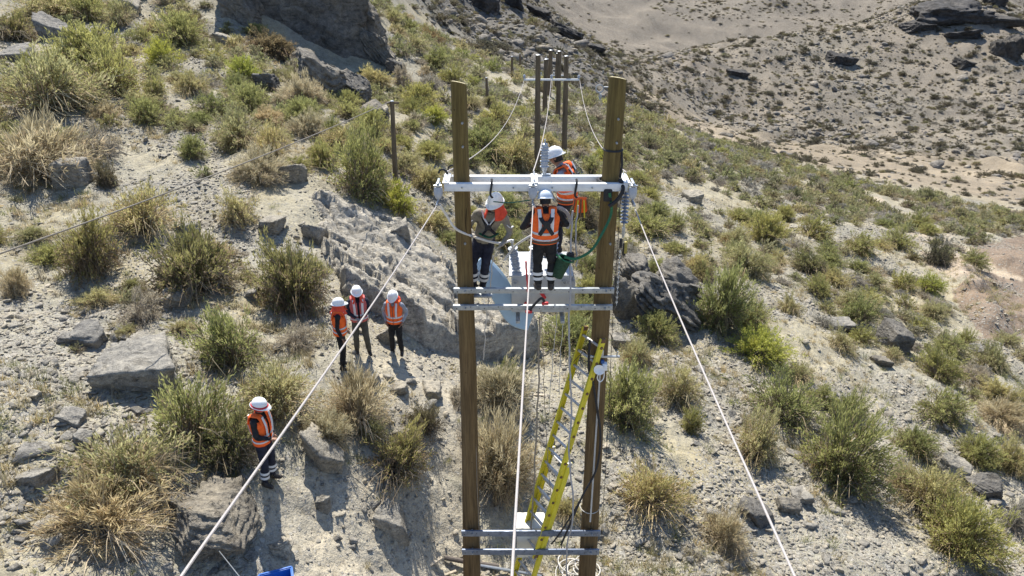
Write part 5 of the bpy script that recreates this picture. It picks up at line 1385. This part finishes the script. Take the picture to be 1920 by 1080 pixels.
# ------------------------------------------------------------------ ladder
def ladder():
    zb = ground_z(.05, 11.2)
    b0, t0 = np.array([0.0, 11.28, .28]), np.array([1.27, 11.20, 6.08]); b1, t1 = np.array([.28, 10.80, .28]), np.array([1.55, 10.72, 6.08])
    o = empty('extension_ladder', (b0 + b1)/2, 'yellow fibreglass extension ladder leaning on the right pole', 'ladder')
    u = (t0 - b0)/np.linalg.norm(t0 - b0); s = (b1 - b0); s = s/np.linalg.norm(s); nrm = np.cross(u, s); nrm /= np.linalg.norm(nrm)
    if nrm[0] < 0: nrm = -nrm
    rot = np.c_[s, nrm, u]
    L = np.linalg.norm(t0 - b0)
    for sec, a, e, off, ins in (('base', -.35, .56*L, -.05, -.012), ('fly', .17*L, L, .05, .012)):
        for side, p0 in (('a', b0), ('b', b1)):
            sg = 1 if side == 'a' else -1
            c = p0 + u*(a + e)/2 + nrm*off*-1 + s*sg*ins
            m = MB(); m.box(c, (.014, .105, e - a), rot, bev=.003); m.box(c + s*sg*.016 + nrm*.048, (.04, .011, e - a - .004), rot, bev=.002); m.box(c + s*sg*.016 - nrm*.048, (.04, .011, e - a - .004), rot, bev=.002)
            m.build('rail', M['yellow_frp'], o, label=None)
            for q in (a + .04, e - .04): MB().box(p0 + u*q - nrm*off + s*sg*(ins + .012), (.05, .094, .08), rot, bev=.006).build('rail_cap', M['rust'] if sec == 'fly' else M['alu_rung'], o)
        k = a + .18
        while k < e - .05:
            p, q = b0 + u*k - nrm*off, b1 + u*k - nrm*off
            MB().tube([p, q], .023, 8).build('rung', M['alu_rung'], o)
            for e_ in (p, q): MB().rev([(.026, -.012), (.026, .012)], e_, s, 8).build('rung_rivet', M['rust'], o)
            k += .305
    for p0 in (b0, b1):
        MB().box(p0 - u*.40 + nrm*.05, (.07, .13, .03), rot, bev=.005).build('foot', M['black_rubber'], o)
    return o
ladder()
# black hose and straps around the ladder
strap([aty(1076, 678, 10.9), aty(1094, 658, 10.82), aty(1106, 640, 10.78)], .022, M['black_strap'], 'black strap tied across the ladder top')
strap([aty(1106, 638, 10.76), aty(1104, 690, 10.74), aty(1112, 720, 10.74), aty(1120, 770, 10.74), aty(1126, 820, 10.75), aty(1118, 880, 10.74), aty(1092, 930, 10.6), aty(1070, 980, 10.55), aty(1052, 1022, 10.6)], .02, M['black_strap'], 'black hose trailing down from the ladder top to the base channels', 'hose', .8)
strap([aty(1090, 935, 10.62), aty(1066, 975, 10.62), aty(1046, 1005, 10.6), aty(1034, 1020, 10.62)], .017, M['black_strap'], 'short black hose branching toward the base channel', 'hose', .8)
# white horn unit with bracket and conduit on the right pole
o = empty('alarm_unit', (1.5, 10.8, 5.6), 'white round horn and small box on a bracket on the right pole', 'alarm')
m = MB(); m.box((1.52, 10.80, 5.70), (.56, .03, .035), bev=.004); m.tube([(1.30, 10.80, 5.70), (1.28, 10.80, 5.80)], .012); m.tube([(1.74, 10.80, 5.70), (1.76, 10.80, 5.80)], .012); m.box((1.50, 10.80, 5.77), (.05, .03, .12), bev=.005); m.build('bracket', M['galv'], o)
MB().rev([(.03, -.04), (.045, 0), (.085, .05), (.092, .06), (.086, .062), (.03, .03)], (1.46, 10.72, 5.52), (-.2, -1, .1), 20).build('horn', M['white_plastic'], o)
MB().box((1.545, 10.76, 5.54), (.085, .1, .13), bev=.012).build('junction_box', M['white_plastic'], o)
MB().box((1.51, 10.77, 5.62), (.06, .06, .06), bev=.008).build('blue_mount', mat_simple('blue_plastic_mount', (.05, .12, .32), .5), o)
MB().tube(spline([(1.46, 10.70, 5.45), (1.43, 10.72, 5.34), (1.48, 10.72, 5.26), (1.54, 10.74, 5.32), (1.545, 10.75, 5.47)]), .009, 6).build('cable_loop', M['white_plastic'], o)
m = MB(); m.tube([(1.485, 10.815, 5.45), (1.475, 10.81, 4.0), (1.465, 10.80, 2.4), (1.46, 10.795, 2.15)], .016, 8)
tag(m.build('conduit', mat_simple('grey_conduit', (.50, .49, .47), .5)), 'pale vertical conduit running down the right pole below the horn', 'conduit')
MB().ring((1.46, PY, 2.35), .183, .008, (.05, -.15, 1), 28).build('conduit_tie', M['rope_white'])
tag(bpy.data.objects['conduit_tie'], 'pale tie wire looped round the right pole low down', 'tie')
# cream cabinet behind the base channels
o = empty('cabinet', (.36, 11.25, 1.0), 'cream metal cabinet behind the base channels at the foot of the ladder', 'cabinet')
MB().box((.36, 11.26, 1.36), (.52, .36, .78), bev=.012).build('case', M['cabinet'], o)
MB().box((.36, 11.24, 1.765), (.56, .44, .03), bev=.006).build('rain_hood', M['cabinet'], o)
MB().box((.36, 11.072, 1.34), (.46, .012, .66), bev=.004).build('door', M['cabinet'], o)
MB().box((.55, 11.058, 1.36), (.025, .02, .09), bev=.005).build('latch', M['galv'], o)
# steel bits on the ground
def lie(name, pts, r, mat, label, cat, lift=.05, seg=8):
    P = hits([p[0] for p in pts], [p[1] for p in pts]); P[:, 2] += lift
    return wire(name, spline(P, 8) if len(P) > 2 else P, r, mat, label, cat, seg=seg)
lie('steel_tube', [(834, 1052), (884, 1061), (935, 1068)], .05, mat_simple('dark_pipe', (.11, .09, .075), .6), 'dark pipe lying on the ground behind the left pole', 'pipe', .09, 10)
lie('steel_tube', [(890, 1064), (950, 1074), (1015, 1086)], .03, M['galv'], 'shiny steel angle lying on the ground between the poles', 'pipe', .08)
o = lie('guy_wire', [(300, 1110), (395, 1010)], .012, M['galv'], 'thin stay wire', 'wire'); bpy.data.objects.remove(o)
wire('guy_wire', [hit(393, 1012) + np.array([0, 0, .02]), at(452, 1085, 10.6), at(520, 1180, 8.5)], .008, M['galv'], 'thin stay wire crossing the big cracked boulder at the bottom left', 'wire')
def board(px, py, L, w, ang, label):
    p = hit(px, py); p[2] += .03; R_ = Matrix.Rotation(ang, 3, 'Z')
    o = MB().box((0, 0, 0), (L, w, .03), R_, bev=.004).build('plank', M['litter']); o.location = tuple(p); o.rotation_euler = (.1, -.15, 0); return tag(o, label, 'plank')
board(812, 1058, .42, .07, .6, 'short weathered board lying on the dirt left of the left pole')
board(1008, 742, .5, .06, -.3, 'weathered stick of timber lying between the poles')
board(840, 1078, .35, .05, .3, 'small wood offcut at the bottom edge beside the left pole')
# coil of pale rope at the foot of the right pole
m = MB(); c = hit(1085, 1075)
for k in range(9): m.ring(c + np.array([rp.normal(0, .1), rp.normal(0, .1), .03 + .02*k]), rp.uniform(.2, .36), .012, (rp.normal(0, .15), rp.normal(0, .15), 1), 26)
tag(m.build('rope_coil', M['rope_white']), 'loose coil of pale rope on the ground at the foot of the right pole', 'rope')
# blue crate cut by the bottom edge
p = hit(522, 1110); o = empty('crate', p, 'blue plastic crate cut off by the bottom edge', 'crate', rotz=.35)
g = p[2] + .02
def cr(name, c, size): 
    q = Matrix.Rotation(.35, 3, 'Z') @ Vector(c); m = MB().box((q.x + p[0], q.y + p[1], q.z + g), size, Matrix.Rotation(.35, 3, 'Z'), bev=.006); return m.build(name, M['blue_crate'], o)
cr('floor', (0, 0, .015), (.5, .36, .03))
for x in (-.245, .245): cr('side', (x, 0, .14), (.02, .36, .25))
for y in (-.17, .17): cr('end', (0, y, .14), (.47, .02, .25))
for y in (-.19, .19): cr('rim', (0, y, .265), (.53, .03, .03))
for x in (-.265, .265): cr('rim', (x, 0, .268), (.03, .35, .03))
# ------------------------------------------------------------------ people
def nz(v): v = np.asarray(v, float); return v/(np.linalg.norm(v) + 1e-12)
J0 = dict(pelvis=(0, 0, .96), waist=(0, .01, 1.10), chest=(0, 0, 1.30), neck=(0, .0, 1.47), head=(0, .03, 1.62),
          sl=(-.185, 0, 1.41), sr=(.185, 0, 1.41), el=(-.25, -.03, 1.14), er=(.25, -.03, 1.14), wl=(-.25, .06, .90), wr=(.25, .06, .90),
          hl=(-.09, 0, .92), hr=(.09, 0, .92), kl=(-.11, .03, .50), kr=(.11, .03, .50), al=(-.12, -.02, .09), ar=(.12, -.02, .09))
def person(loc, rz, label, pose=None, scale=1.0, shirt='navy', trousers='navy', vest='hivis', helmet='helmet', flap=None, bands=True, head_yaw=0.0, head_pitch=0.0, harness=False, gloves=False, visor=False, open_front=True, toe=(0, 0), hand_dir=None, voxel=.02, name='person', wide=1.0):
    J = {k: np.array(v, float) for k, v in J0.items()}
    for k, v in (pose or {}).items(): J[k] = np.array(v, float)
    root = empty(name, loc, label, 'person'); root.rotation_euler = (0, 0, rz); root.scale = (scale*wide, scale, scale)
    mats = [M['skin'], M[shirt], M[trousers], M['boot'], M['glove'] if gloves else M['skin'], M['hair']]
    segs = []                                                       # p0,p1,r0,r1,mat
    def seg(a, b, r0, r1, m): segs.append((np.asarray(a, float), np.asarray(b, float), r0, r1, m))
    mb = MB()
    def limb(a, b, r0, r1, m):
        seg(a, b, r0, r1, m); d = nz(np.asarray(b) - np.asarray(a)); a2, b2 = np.asarray(a) - d*r0*.4, np.asarray(b) + d*r1*.4
        t = np.array([0, .12, .35, .65, .88, 1]); rr = (r0 + (r1 - r0)*t)*np.array([.7, 1, 1.03, 1.0, 1, .7])
        mb.tube([a2 + (b2 - a2)*q for q in t], rr, 12)
    # torso loft along the spine
    sx_h, sx_s = nz(J['hr'] - J['hl']), nz(J['sr'] - J['sl'])
    sp = [J['pelvis'] - nz(J['waist'] - J['pelvis'])*.10, J['pelvis'], J['waist'], J['chest'], (J['sl'] + J['sr'])/2 + nz(J['neck'] - J['chest'])*.02, J['neck']]
    rad = [(.15, .105), (.172, .125), (.158, .115), (.182, .128), (.165, .095), (.062, .062)]
    rings = []
    def ringpts(c, ax, sx, a, b, n=20, k=1.0, arc=None):
        sy = nz(np.cross(ax, sx)); sx = nz(np.cross(sy, ax)); th = np.linspace(0, 2*math.pi, n, endpoint=False) if arc is None else np.linspace(arc[0], arc[1], n)
        return np.asarray(c) + a*k*np.cos(th)[:, None]*sx + b*k*np.sin(th)[:, None]*sy
    spine = np.array(sp); N = len(sp)
    fine, frad, fsx, fax = [], [], [], []
    S = spline(spine, 5); R_ = spline(np.c_[np.array(rad), np.zeros(N)], 5)[:, :2]
    for i in range(len(S)):
        t = i/(len(S) - 1); ax = nz(S[min(i+1, len(S)-1)] - S[max(i-1, 0)]); sx = nz(sx_h*(1-t) + sx_s*t); fine.append(S[i]); frad.append(R_[i]); fsx.append(sx); fax.append(ax)
    v = np.vstack([ringpts(c, a, s, r[0], r[1]) for c, a, s, r in zip(fine, fax, fsx, frad)]); n = len(fine)
    f = [[i*20 + j, i*20 + (j+1) % 20, (i+1)*20 + (j+1) % 20, (i+1)*20 + j] for i in range(n-1) for j in range(20)] + [list(range(20))[::-1], [(n-1)*20 + j for j in range(20)]]
    mb.add(v, f)
    seg(sp[1], sp[2], .13, .13, 1); seg(sp[2], sp[4], .13, .13, 1); seg(sp[0], sp[1], .12, .12, 2)
    # head
    hd = J['head']; up = nz(hd - J['neck']*.6 - J['chest']*.4)
    cy, sy_ = math.cos(head_yaw), math.sin(head_yaw)
    fwd = np.array([-sy_, cy, 0]); fwd = fwd*math.cos(head_pitch) + np.array([0, 0, 1])*math.sin(head_pitch)
    up = nz(nz(np.array([0, 0, 1.]) + .4*up) - fwd*(nz(np.array([0, 0, 1.]) + .4*up) @ fwd)); rt = np.cross(fwd, up)
    HM = np.c_[rt, fwd, up]
    iv, jf = ico(3); hv = iv*np.array([.076, .097, .118]); jaw = hv[:, 2] < 0; hv[jaw, 0] *= 1 + hv[jaw, 2]*2.2; hv[jaw, 1] += hv[jaw, 2]*(-.12)
    nose = np.exp(-((hv[:, 0]/.018)**2 + ((hv[:, 2] + .01)/.03)**2))*(hv[:, 1] > 0); hv[:, 1] += .026*nose
    brow = np.exp(-(((hv[:, 2] - .03)/.012)**2))*(hv[:, 1] > .05); hv[:, 1] += .006*brow
    for sgn in (-1, 1): hv[:, 1] -= .010*np.exp(-(((hv[:, 0] - sgn*.032)/.016)**2 + ((hv[:, 2] - .008)/.012)**2))*(hv[:, 1] > 0)
    hv[:, 1] -= .006*np.exp(-((hv[:, 0]/.03)**2 + ((hv[:, 2] + .055)/.006)**2))*(hv[:, 1] > 0)
    headv = hv @ HM.T + hd; mb.add(headv, jf.tolist())
    for sgn in (-1, 1): mb.add((iv[::1]*np.array([.012, .022, .034]) + np.array([sgn*.078, -.008, -.005])) @ HM.T + hd, jf.tolist())
    seg(hd - up*.05, hd + up*.06, .09, .09, 0); limb(J['neck'] - nz(hd - J['neck'])*.02, hd - up*.05, .058, .055, 0)
    # limbs
    for s in 'lr':
        limb(J['s'+s], J['e'+s], .062, .05, 1); limb(J['e'+s], J['w'+s], .05, .036, 1)
        limb((J['s'+s] + J['chest'])/2, J['s'+s], .085, .066, 1)
        limb(J['h'+s], J['k'+s], .098, .072, 2); limb(J['k'+s], J['a'+s] + nz(J['k'+s] - J['a'+s])*.06, .072, .062, 2)
        out = -1 if s == 'l' else 1; ta = toe[0 if s == 'l' else 1] + out*.18
        td = np.array([math.sin(ta), math.cos(ta), 0]); a = J['a'+s]
        limb(a + nz(J['k'+s] - a)*.07, a, .058, .052, 3); foot0 = a - td*.05 - np.array([0, 0, .035]); foot1 = a + td*.16 - np.array([0, 0, .05])
        limb(foot0, foot1, .05, .042, 3)
    bm = bmesh.new(); me = bpy.data.meshes.new('body'); me.from_pydata(mb.v, [], mb.f)
    tmp = bpy.data.objects.new('tmp', me); COL.objects.link(tmp)
    md = tmp.modifiers.new('r', 'REMESH'); md.mode = 'VOXEL'; md.voxel_size = voxel; md.use_smooth_shade = True
    sm = tmp.modifiers.new('s', 'SMOOTH'); sm.factor = .5; sm.iterations = 2
    dg = bpy.context.evaluated_depsgraph_get(); dg.update(); bme = bpy.data.meshes.new_from_object(tmp.evaluated_get(dg)); bpy.data.objects.remove(tmp)
    bv = np.zeros(len(bme.vertices)*3); bme.vertices.foreach_get('co', bv); bv = bv.reshape(-1, 3)
    # cloth folds
    bv = bv + nz(np.array([0, -1, .0]))*0 
    faces = [list(p.vertices) for p in bme.polygons]; fc = np.array([bv[q].mean(0) for q in faces])
    best = np.full(len(fc), 9.0); fm = np.zeros(len(fc), int)
    for a, b, r0, r1, m in segs:
        ab = b - a; t = np.clip(((fc - a) @ ab)/(ab @ ab + 1e-9), 0, 1); d = np.linalg.norm(fc - a - t[:, None]*ab, axis=1) - (r0 + (r1 - r0)*t); k = d < best; best[k] = d[k]; fm[k] = m
    folds = .007*fbm(bv*np.array([9, 9, 16]), 3, 13); vm = np.zeros(len(bv))
    for q, m in zip(faces, fm):
        if m in (1, 2): vm[q] = 1
    nr = np.zeros(len(bv)*3); bme.vertices.foreach_get('normal', nr); bv = bv + nr.reshape(-1, 3)*(folds*vm)[:, None]
    # hands: palm, four fingers, thumb
    hb = MB()
    for s in 'lr':
        w = J['w'+s]; d = nz(w - J['e'+s]); hd_ = nz(d + np.array((hand_dir or {}).get(s, (0, 0, 0)), float)); out = np.array([-1. if s == 'l' else 1., 0, 0])
        side = nz(np.array([0, 1., 0]) - hd_*hd_[1]) if abs(hd_[1]) < .9 else np.array([1., 0, 0]); pn = nz(np.cross(hd_, side))
        hb.tube([w - hd_*.02, w + hd_*.03, w + hd_*.07, w + hd_*.09], [.03, .037, .04, .034], 10, flat=.5)
        for k, (off, L) in enumerate(((.030, .070), (.010, .080), (-.010, .075), (-.030, .058))):
            p0 = w + hd_*.085 + side*off; p1 = p0 + hd_*L*.5; p2 = p1 + nz(hd_ + pn*(-.7)*(out[0]))*L*.35; p3 = p2 + nz(hd_ - pn*1.4*out[0])*L*.25
            hb.tube([p0, p1, p2, p3], [.0095, .009, .0085, .006], 6)
        p0 = w + hd_*.03 + side*.032; hb.tube([p0, p0 + nz(hd_ + side*.9)*.035, p0 + nz(hd_*1.2 + side*.5)*.065], [.012, .0105, .008], 6)
    nv = len(bv); allv = np.vstack([bv, np.array(hb.v)]); allf = faces + [[i + nv for i in q] for q in hb.f]; allm = list(fm) + [4]*len(hb.f)
    bpy.data.meshes.remove(bme); bm.free()
    bo = link('body', mesh_np('body', allv, allf, smooth=True, fmat=allm, mats=mats), root)
    def part(name, v, f, mat, parent=None, smooth=True, solid=0.0):
        me = mesh_np(name, v, f, M[mat] if isinstance(mat, str) else mat, smooth=smooth); o = link(name, me, parent or root)
        if solid:
            q = o.modifiers.new('thick', 'SOLIDIFY'); q.thickness = solid; q.offset = 1
        return o
    # helmet
    seg_n = 26; th = np.linspace(0, 2*math.pi, seg_n, endpoint=False); hv, hf = [], []
    prof = [(1.34, .010), (1.32, .018), (1.12, .022), (1.08, .045), (1.0, .082), (.82, .118), (.52, .142), (.2, .152)]
    for k, (q, z) in enumerate(prof):
        pk = 1 + (.28*np.clip(np.sin(th), 0, 1)**2 if k < 2 else 0)
        hv.extend(np.c_[.103*q*np.cos(th)*(1 if k >= 2 else .97), .124*q*np.sin(th)*pk, np.full(seg_n, z + .018) - (.012*np.clip(np.sin(th), 0, 1) if k < 2 else 0)])
    hv.append((0, 0, .153 + .018)); nn = len(prof)
    for i in range(nn - 1):
        for j in range(seg_n): hf.append([i*seg_n + j, i*seg_n + (j+1) % seg_n, (i+1)*seg_n + (j+1) % seg_n, (i+1)*seg_n + j])
    hf += [[(nn-1)*seg_n + j, (nn-1)*seg_n + (j+1) % seg_n, nn*seg_n] for j in range(seg_n)]
    HT = lambda v: np.asarray(v) @ HM.T + hd
    ho = part('helmet', HT(hv), hf, helmet, solid=.004)
    rid = MB(); rid.tube(HT([(0, .10, .115), (0, .05, .16), (0, 0, .175), (0, -.06, .158), (0, -.105, .11)]), .012, 8); o = rid.build('ridge', M[helmet]); o.parent = ho
    # hair / nape
    rows = []
    for z in (-.06, -.02, .02): rows.append(HT(np.c_[.081*np.cos(np.linspace(math.pi*.95, math.pi*2.05, 14)), .101*np.sin(np.linspace(math.pi*.95, math.pi*2.05, 14)), np.full(14, z)]))
    hv = np.vstack(rows); part('hair', hv, [[i*14 + j, i*14 + j + 1, (i+1)*14 + j + 1, (i+1)*14 + j] for i in range(2) for j in range(13)], 'hair')
    if visor: part('visor', HT(np.vstack([np.c_[.108*np.cos(q_ := np.linspace(.15*math.pi, .85*math.pi, 14)), .13*np.sin(q_), np.full(14, z)] for z in (.035, .07)])), [[j, j+1, 14+j+1, 14+j] for j in range(13)], 'black_rubber')
    # neck flap / band
    if flap:
        a0, a1 = (math.pi*.66, math.pi*2.34) if flap == 'full' else (math.pi*.0, math.pi*2)
        th2 = np.linspace(a0, a1, 26); rows = []
        zs = [(.05, 1.06), (.0, 1.16), (-.07, 1.28), (-.14, 1.5), (-.19, 1.8)] if flap == 'full' else [(.068, 1.15), (.035, 1.36), (.0, 1.36), (-.012, 1.2)]
        for k, (z, q) in enumerate(zs): rows.append(HT(np.c_[.098*q*np.cos(th2), .118*q*np.sin(th2), z + .01*np.sin(th2*5 + k)*(k > 1)]))
        nR = len(rows); part('neck_flap' if flap == 'full' else 'helmet_band', np.vstack(rows), [[i*26 + j, i*26 + j + 1, (i+1)*26 + j + 1, (i+1)*26 + j] for i in range(nR - 1) for j in range(25)], 'red_flap' if flap == 'full' else 'red_plastic', solid=.004)
    # vest
    def torso_ring(t, k, arc=None, n=28, lift=0.0):
        x = t*(len(fine) - 1); i = int(min(x, len(fine) - 2)); q = x - i
        c = fine[i]*(1-q) + fine[i+1]*q; r = frad[i]*(1-q) + frad[i+1]*q; return ringpts(c + np.array([0, 0, lift]), fax[i], fsx[i], r[0]*k + .012, r[1]*k + .016, n, 1.0, arc)
    if vest:
        gap = .12 if open_front else .03
        arc = (math.pi/2 + gap, math.pi/2 + 2*math.pi - gap); ts = [.13, .2, .3, .4, .5, .6, .68, .76]
        V_ = np.vstack([torso_ring(t, 1.10 - .02*(t > .6), arc, 40) for t in ts]); V_ = V_ + .006*fbm(V_*14, 3, 5)[:, None]*nz(np.array([.3, 1, 0]))
        part('vest', V_, [[i*40 + j, i*40 + j + 1, (i+1)*40 + j + 1, (i+1)*40 + j] for i in range(len(ts)-1) for j in range(39)], vest, solid=.006)
        # shoulder panels
        for s in (-1, 1):
            base = (J['sl'] + J['sr'])/2; sxv = nz(J['sr'] - J['sl']); upv = nz(J['neck'] - J['chest']); fv = np.cross(upv, sxv)
            P = spline([J['chest'] + fv*.140 + sxv*s*.10 + upv*.03, base + fv*.09 + sxv*s*.105 + upv*.075, base + sxv*s*.11 + upv*.092, base - fv*.085 + sxv*s*.105 + upv*.075, J['chest'] - fv*.140 + sxv*s*.10 + upv*.03], 5)
            o = MB().tube(P, .06, 10, flat=.28).build('vest_shoulder', M[vest]); o.parent = root
        tape = mat_tape = 'reflect'
        for t in (.27, .40):
            V_ = np.vstack([torso_ring(t + q, 1.15, arc, 40) for q in (-.022, .022)])
            part('reflective_band', V_, [[j, j+1, 40+j+1, 40+j] for j in range(39)], tape, solid=.003)
        for s in (-1, 1):
            base = (J['sl'] + J['sr'])/2; sxv = nz(J['sr'] - J['sl']); upv = nz(J['neck'] - J['chest']); fv = nz(np.cross(upv, sxv))
            for fb in (1, -1):
                P = [J['waist'] + fv*fb*.155 + sxv*s*.085, J['chest'] + fv*fb*.172 + sxv*s*.09, base + fv*fb*.13 + sxv*s*.10 + upv*.08]
                o = MB().tube(spline(P, 5), .026, 8, flat=.25).build('reflective_strap', M[tape]); o.parent = root
    if harness:
        base = (J['sl'] + J['sr'])/2; sxv = nz(J['sr'] - J['sl']); upv = nz(J['neck'] - J['chest']); fv = nz(np.cross(upv, sxv))
        for s in (-1, 1):
            P = spline([base + fv*.10 + sxv*s*.12 + upv*.09, base - fv*.05 + sxv*s*.12 + upv*.10, J['chest'] - fv*.178 + sxv*s*.07 + upv*.03, J['chest'] - fv*.19 - sxv*s*.02 - upv*.09, J['waist'] - fv*.172 - sxv*s*.10 - upv*.03], 6)
            o = MB().tube(P, .032, 8, flat=.25).build('harness_strap', M['black_strap']); o.parent = root
        o = MB().box(J['chest'] - fv*.20 - upv*.05, (.10, .03, .12), bev=.01).build('harness_plate', M['black_strap']); o.parent = root
        V_ = np.vstack([torso_ring(t, 1.2, None, 28) for t in (.17, .235)])
        part('tool_belt', V_, [[j, (j+1) % 28, 28 + (j+1) % 28, 28 + j] for j in range(28)], mat_belt, solid=.008)
    if bands:
        for s in 'lr':
            k, a = J['k'+s], J['a'+s]
            for t in (.42, .64):
                c0, c1 = k + (a - k)*(t - .065), k + (a - k)*(t + .065); r = .086 - .006*t
                o = MB().tube([c0, c1], r, 16, cap=False).build('reflective_band', M['reflect']); o.parent = root
    return root
mat_belt = mat_simple('brown_leather_belt', (.10, .065, .04), .7)
def stand(px, py): return hit(px, py)
# lone worker, seen from the side, turned to the right
p = stand(507, 905)
person(p, -math.pi/2 - .25, 'worker standing alone at lower left with a red band round the white helmet', dict(el=(-.27, -.05, 1.14), wl=(-.24, .04, .90), er=(.24, .05, 1.15), wr=(.12, .25, 1.08), head=(0, .04, 1.62)), 1.02, 'black_cloth', 'navy', 'hivis', flap='band', head_pitch=-.15)
# three on the slope
p = stand(645, 690)
person(p, -math.pi/2 + .15, 'leftmost of the three grouped workers, turned sideways in a red neck flap', dict(el=(-.26, -.02, 1.14), wl=(-.22, .10, .93)), .99, 'black_cloth', 'black_cloth', 'hivis', flap='full', bands=False)
p = stand(680, 664)
person(p, math.pi + .25, 'middle of the three grouped workers, in faded vest and olive trousers', dict(kl=(-.12, .10, .50), al=(-.16, .02, .09), er=(.24, .06, 1.15), wr=(.06, .22, 1.06), el=(-.24, .05, 1.15), wl=(-.05, .22, 1.05)), 1.02, 'navy', 'olive_cloth', 'hivis_faded', flap='full', bands=False, gloves=True, head_pitch=-.15)
p = stand(745, 664)
person(p, math.pi - .1, 'rightmost of the three grouped workers, grey sleeves and hands in pockets', dict(el=(-.30, -.08, 1.16), er=(.30, -.08, 1.16), wl=(-.20, .06, .95), wr=(.20, .06, .95), kl=(-.10, .05, .5), kr=(.10, .03, .5)), 1.0, 'grey_cloth', 'black_cloth', 'hivis', flap='full', bands=False, head_pitch=-.45, open_front=False)
# gear on the chest of the rightmost one
# the three on the structure
person((.50, 10.71, 6.975), 0.06, 'central worker on the platform seen from behind in harness and orange vest',
       dict(pelvis=(0, -.05, .95), waist=(0, -.06, 1.09), chest=(0, -.05, 1.29), neck=(0, -.02, 1.46), head=(.0, .01, 1.60), sl=(-.20, -.03, 1.40), sr=(.20, -.03, 1.40),
            el=(-.34, -.02, 1.15), wl=(-.20, .22, 1.10), er=(.33, .0, 1.17), wr=(.20, .26, 1.12), hl=(-.09, -.04, .92), hr=(.09, -.04, .92), kl=(-.10, .0, .5), kr=(.12, .0, .5), al=(-.085, .0, .09), ar=(.11, -.02, .09)),
       .925, 'black_cloth', 'black_cloth', 'hivis', helmet='helmet_blue', wide=1.1, harness=True, head_pitch=-.3, gloves=True)
o = empty('canvas_bag', (.86, 10.66, 7.40), 'dark green canvas bag hanging at the central workers right hip', 'bag')
m = MB(); m.rev([(.02, -.30), (.085, -.29), (.10, -.15), (.115, 0), (.12, .03), (.105, .03), (.09, -.2)], (.80, 10.66, 7.50), (.35, 0, 1), 16); m.build('bag_body', M['green_bag'], o)
m = MB(); m.ring((.84, 10.66, 7.53), .118, .014, (.35, 0, 1), 24); m.tube(spline([(.73, 10.66, 7.55), (.64, 10.68, 7.66), (.60, 10.7, 7.86)]), .014, 6); m.build('bag_rim', M['green_strap'], o)
MB().box((.90, 10.66, 7.58), (.12, .10, .12), bev=.03).build('bag_pouch', M['black_strap'], o)
person((-.47, 11.36, 6.665), math.pi - .1, 'worker behind the left pole in tan shirt and red neck flap, reaching right',
       dict(pelvis=(-.02, .03, .93), waist=(-.05, .06, 1.06), chest=(-.12, .10, 1.25), neck=(-.17, .15, 1.41), head=(-.22, .20, 1.54), sl=(-.35, .12, 1.30), sr=(.06, .13, 1.37),
            el=(-.44, .14, 1.06), wl=(-.36, .34, .98), er=(.20, .14, 1.14), wr=(.12, .34, 1.10), hl=(-.10, .0, .90), hr=(.07, .0, .90), kl=(-.05, .12, .5), kr=(.15, .14, .52), al=(.02, -.02, .09), ar=(.16, .02, .09)),
       1.04, 'beige_cloth', 'navy', None, flap='full', head_yaw=-.35, head_pitch=-.25, gloves=True)
wk = [o for o in bpy.data.objects if o.name.startswith('person') and 'tan shirt' in o.get('label', '')][0]
for pts, r, nm in (([(-.28, .20, 1.40), (-.20, .26, 1.30), (-.14, .255, 1.22)], .014, 'reflective_piping'), ([(-.02, .21, 1.43), (-.06, .26, 1.32), (-.12, .255, 1.22)], .014, 'reflective_piping'),
                   ([(-.24, .10, 1.43), (-.20, .20, 1.40), (-.12, .21, 1.40), (-.09, .12, 1.43)], .024, 'collar'), ([(-.40, .20, 1.20), (-.44, .17, 1.15), (-.48, .10, 1.15)], .016, 'reflective_piping'), ([(.13, .20, 1.26), (.17, .18, 1.22), (.22, .12, 1.22)], .016, 'reflective_piping')):
    q_ = MB().tube(spline(pts, 5), r, 8, flat=.5).build(nm, M['reflect'] if nm != 'collar' else M['beige_cloth']); q_.parent = wk
o = MB()
q = np.array([-.36, 11.17, 7.92]); o.tube(spline([q + np.array([-.13, .02, .17]), q + np.array([-.05, -.05, 0]), q + np.array([.10, -.06, -.16])]), .03, 8, flat=.3); o.tube(spline([q + np.array([.16, .02, .15]), q + np.array([.03, -.05, 0]), q + np.array([-.12, -.06, -.18])]), .03, 8, flat=.3); o.box(q + np.array([-.02, -.07, -.02]), (.10, .04, .14), bev=.01)
tag(o.build('chest_harness', M['black_strap']), 'black chest harness worn by the tan-shirted worker', 'harness')
m = MB(); m.tube(spline([q + np.array([-.16, -.02, -.16]), q + np.array([0, -.09, -.20]), q + np.array([.14, -.02, -.16])]), .035, 8, flat=.3); tag(m.build('green_belt', M['green_strap']), 'green harness belt on the tan-shirted worker', 'harness')
person((.84, 12.10, 6.985), math.pi/2 - .35, 'rear worker standing above the crossarm, grey shirt and white helmet, facing left',
       dict(pelvis=(-.02, -.10, .98), waist=(-.02, -.10, 1.12), chest=(-.03, -.06, 1.32), neck=(-.03, .02, 1.48), head=(-.03, .10, 1.62), sl=(-.21, -.04, 1.42), sr=(.16, -.04, 1.43), el=(-.27, .10, 1.19), wl=(-.12, .32, 1.07), er=(.22, .12, 1.20), wr=(.05, .34, 1.10),
            hl=(-.10, -.08, .93), hr=(.07, -.08, .93), kl=(-.10, .08, .5), kr=(.09, .06, .5), al=(-.10, .08, .09), ar=(.10, .06, .09)),
       1.08, 'grey_cloth', 'navy', 'hivis', harness=True, visor=True, head_pitch=-.35, gloves=True, bands=False)
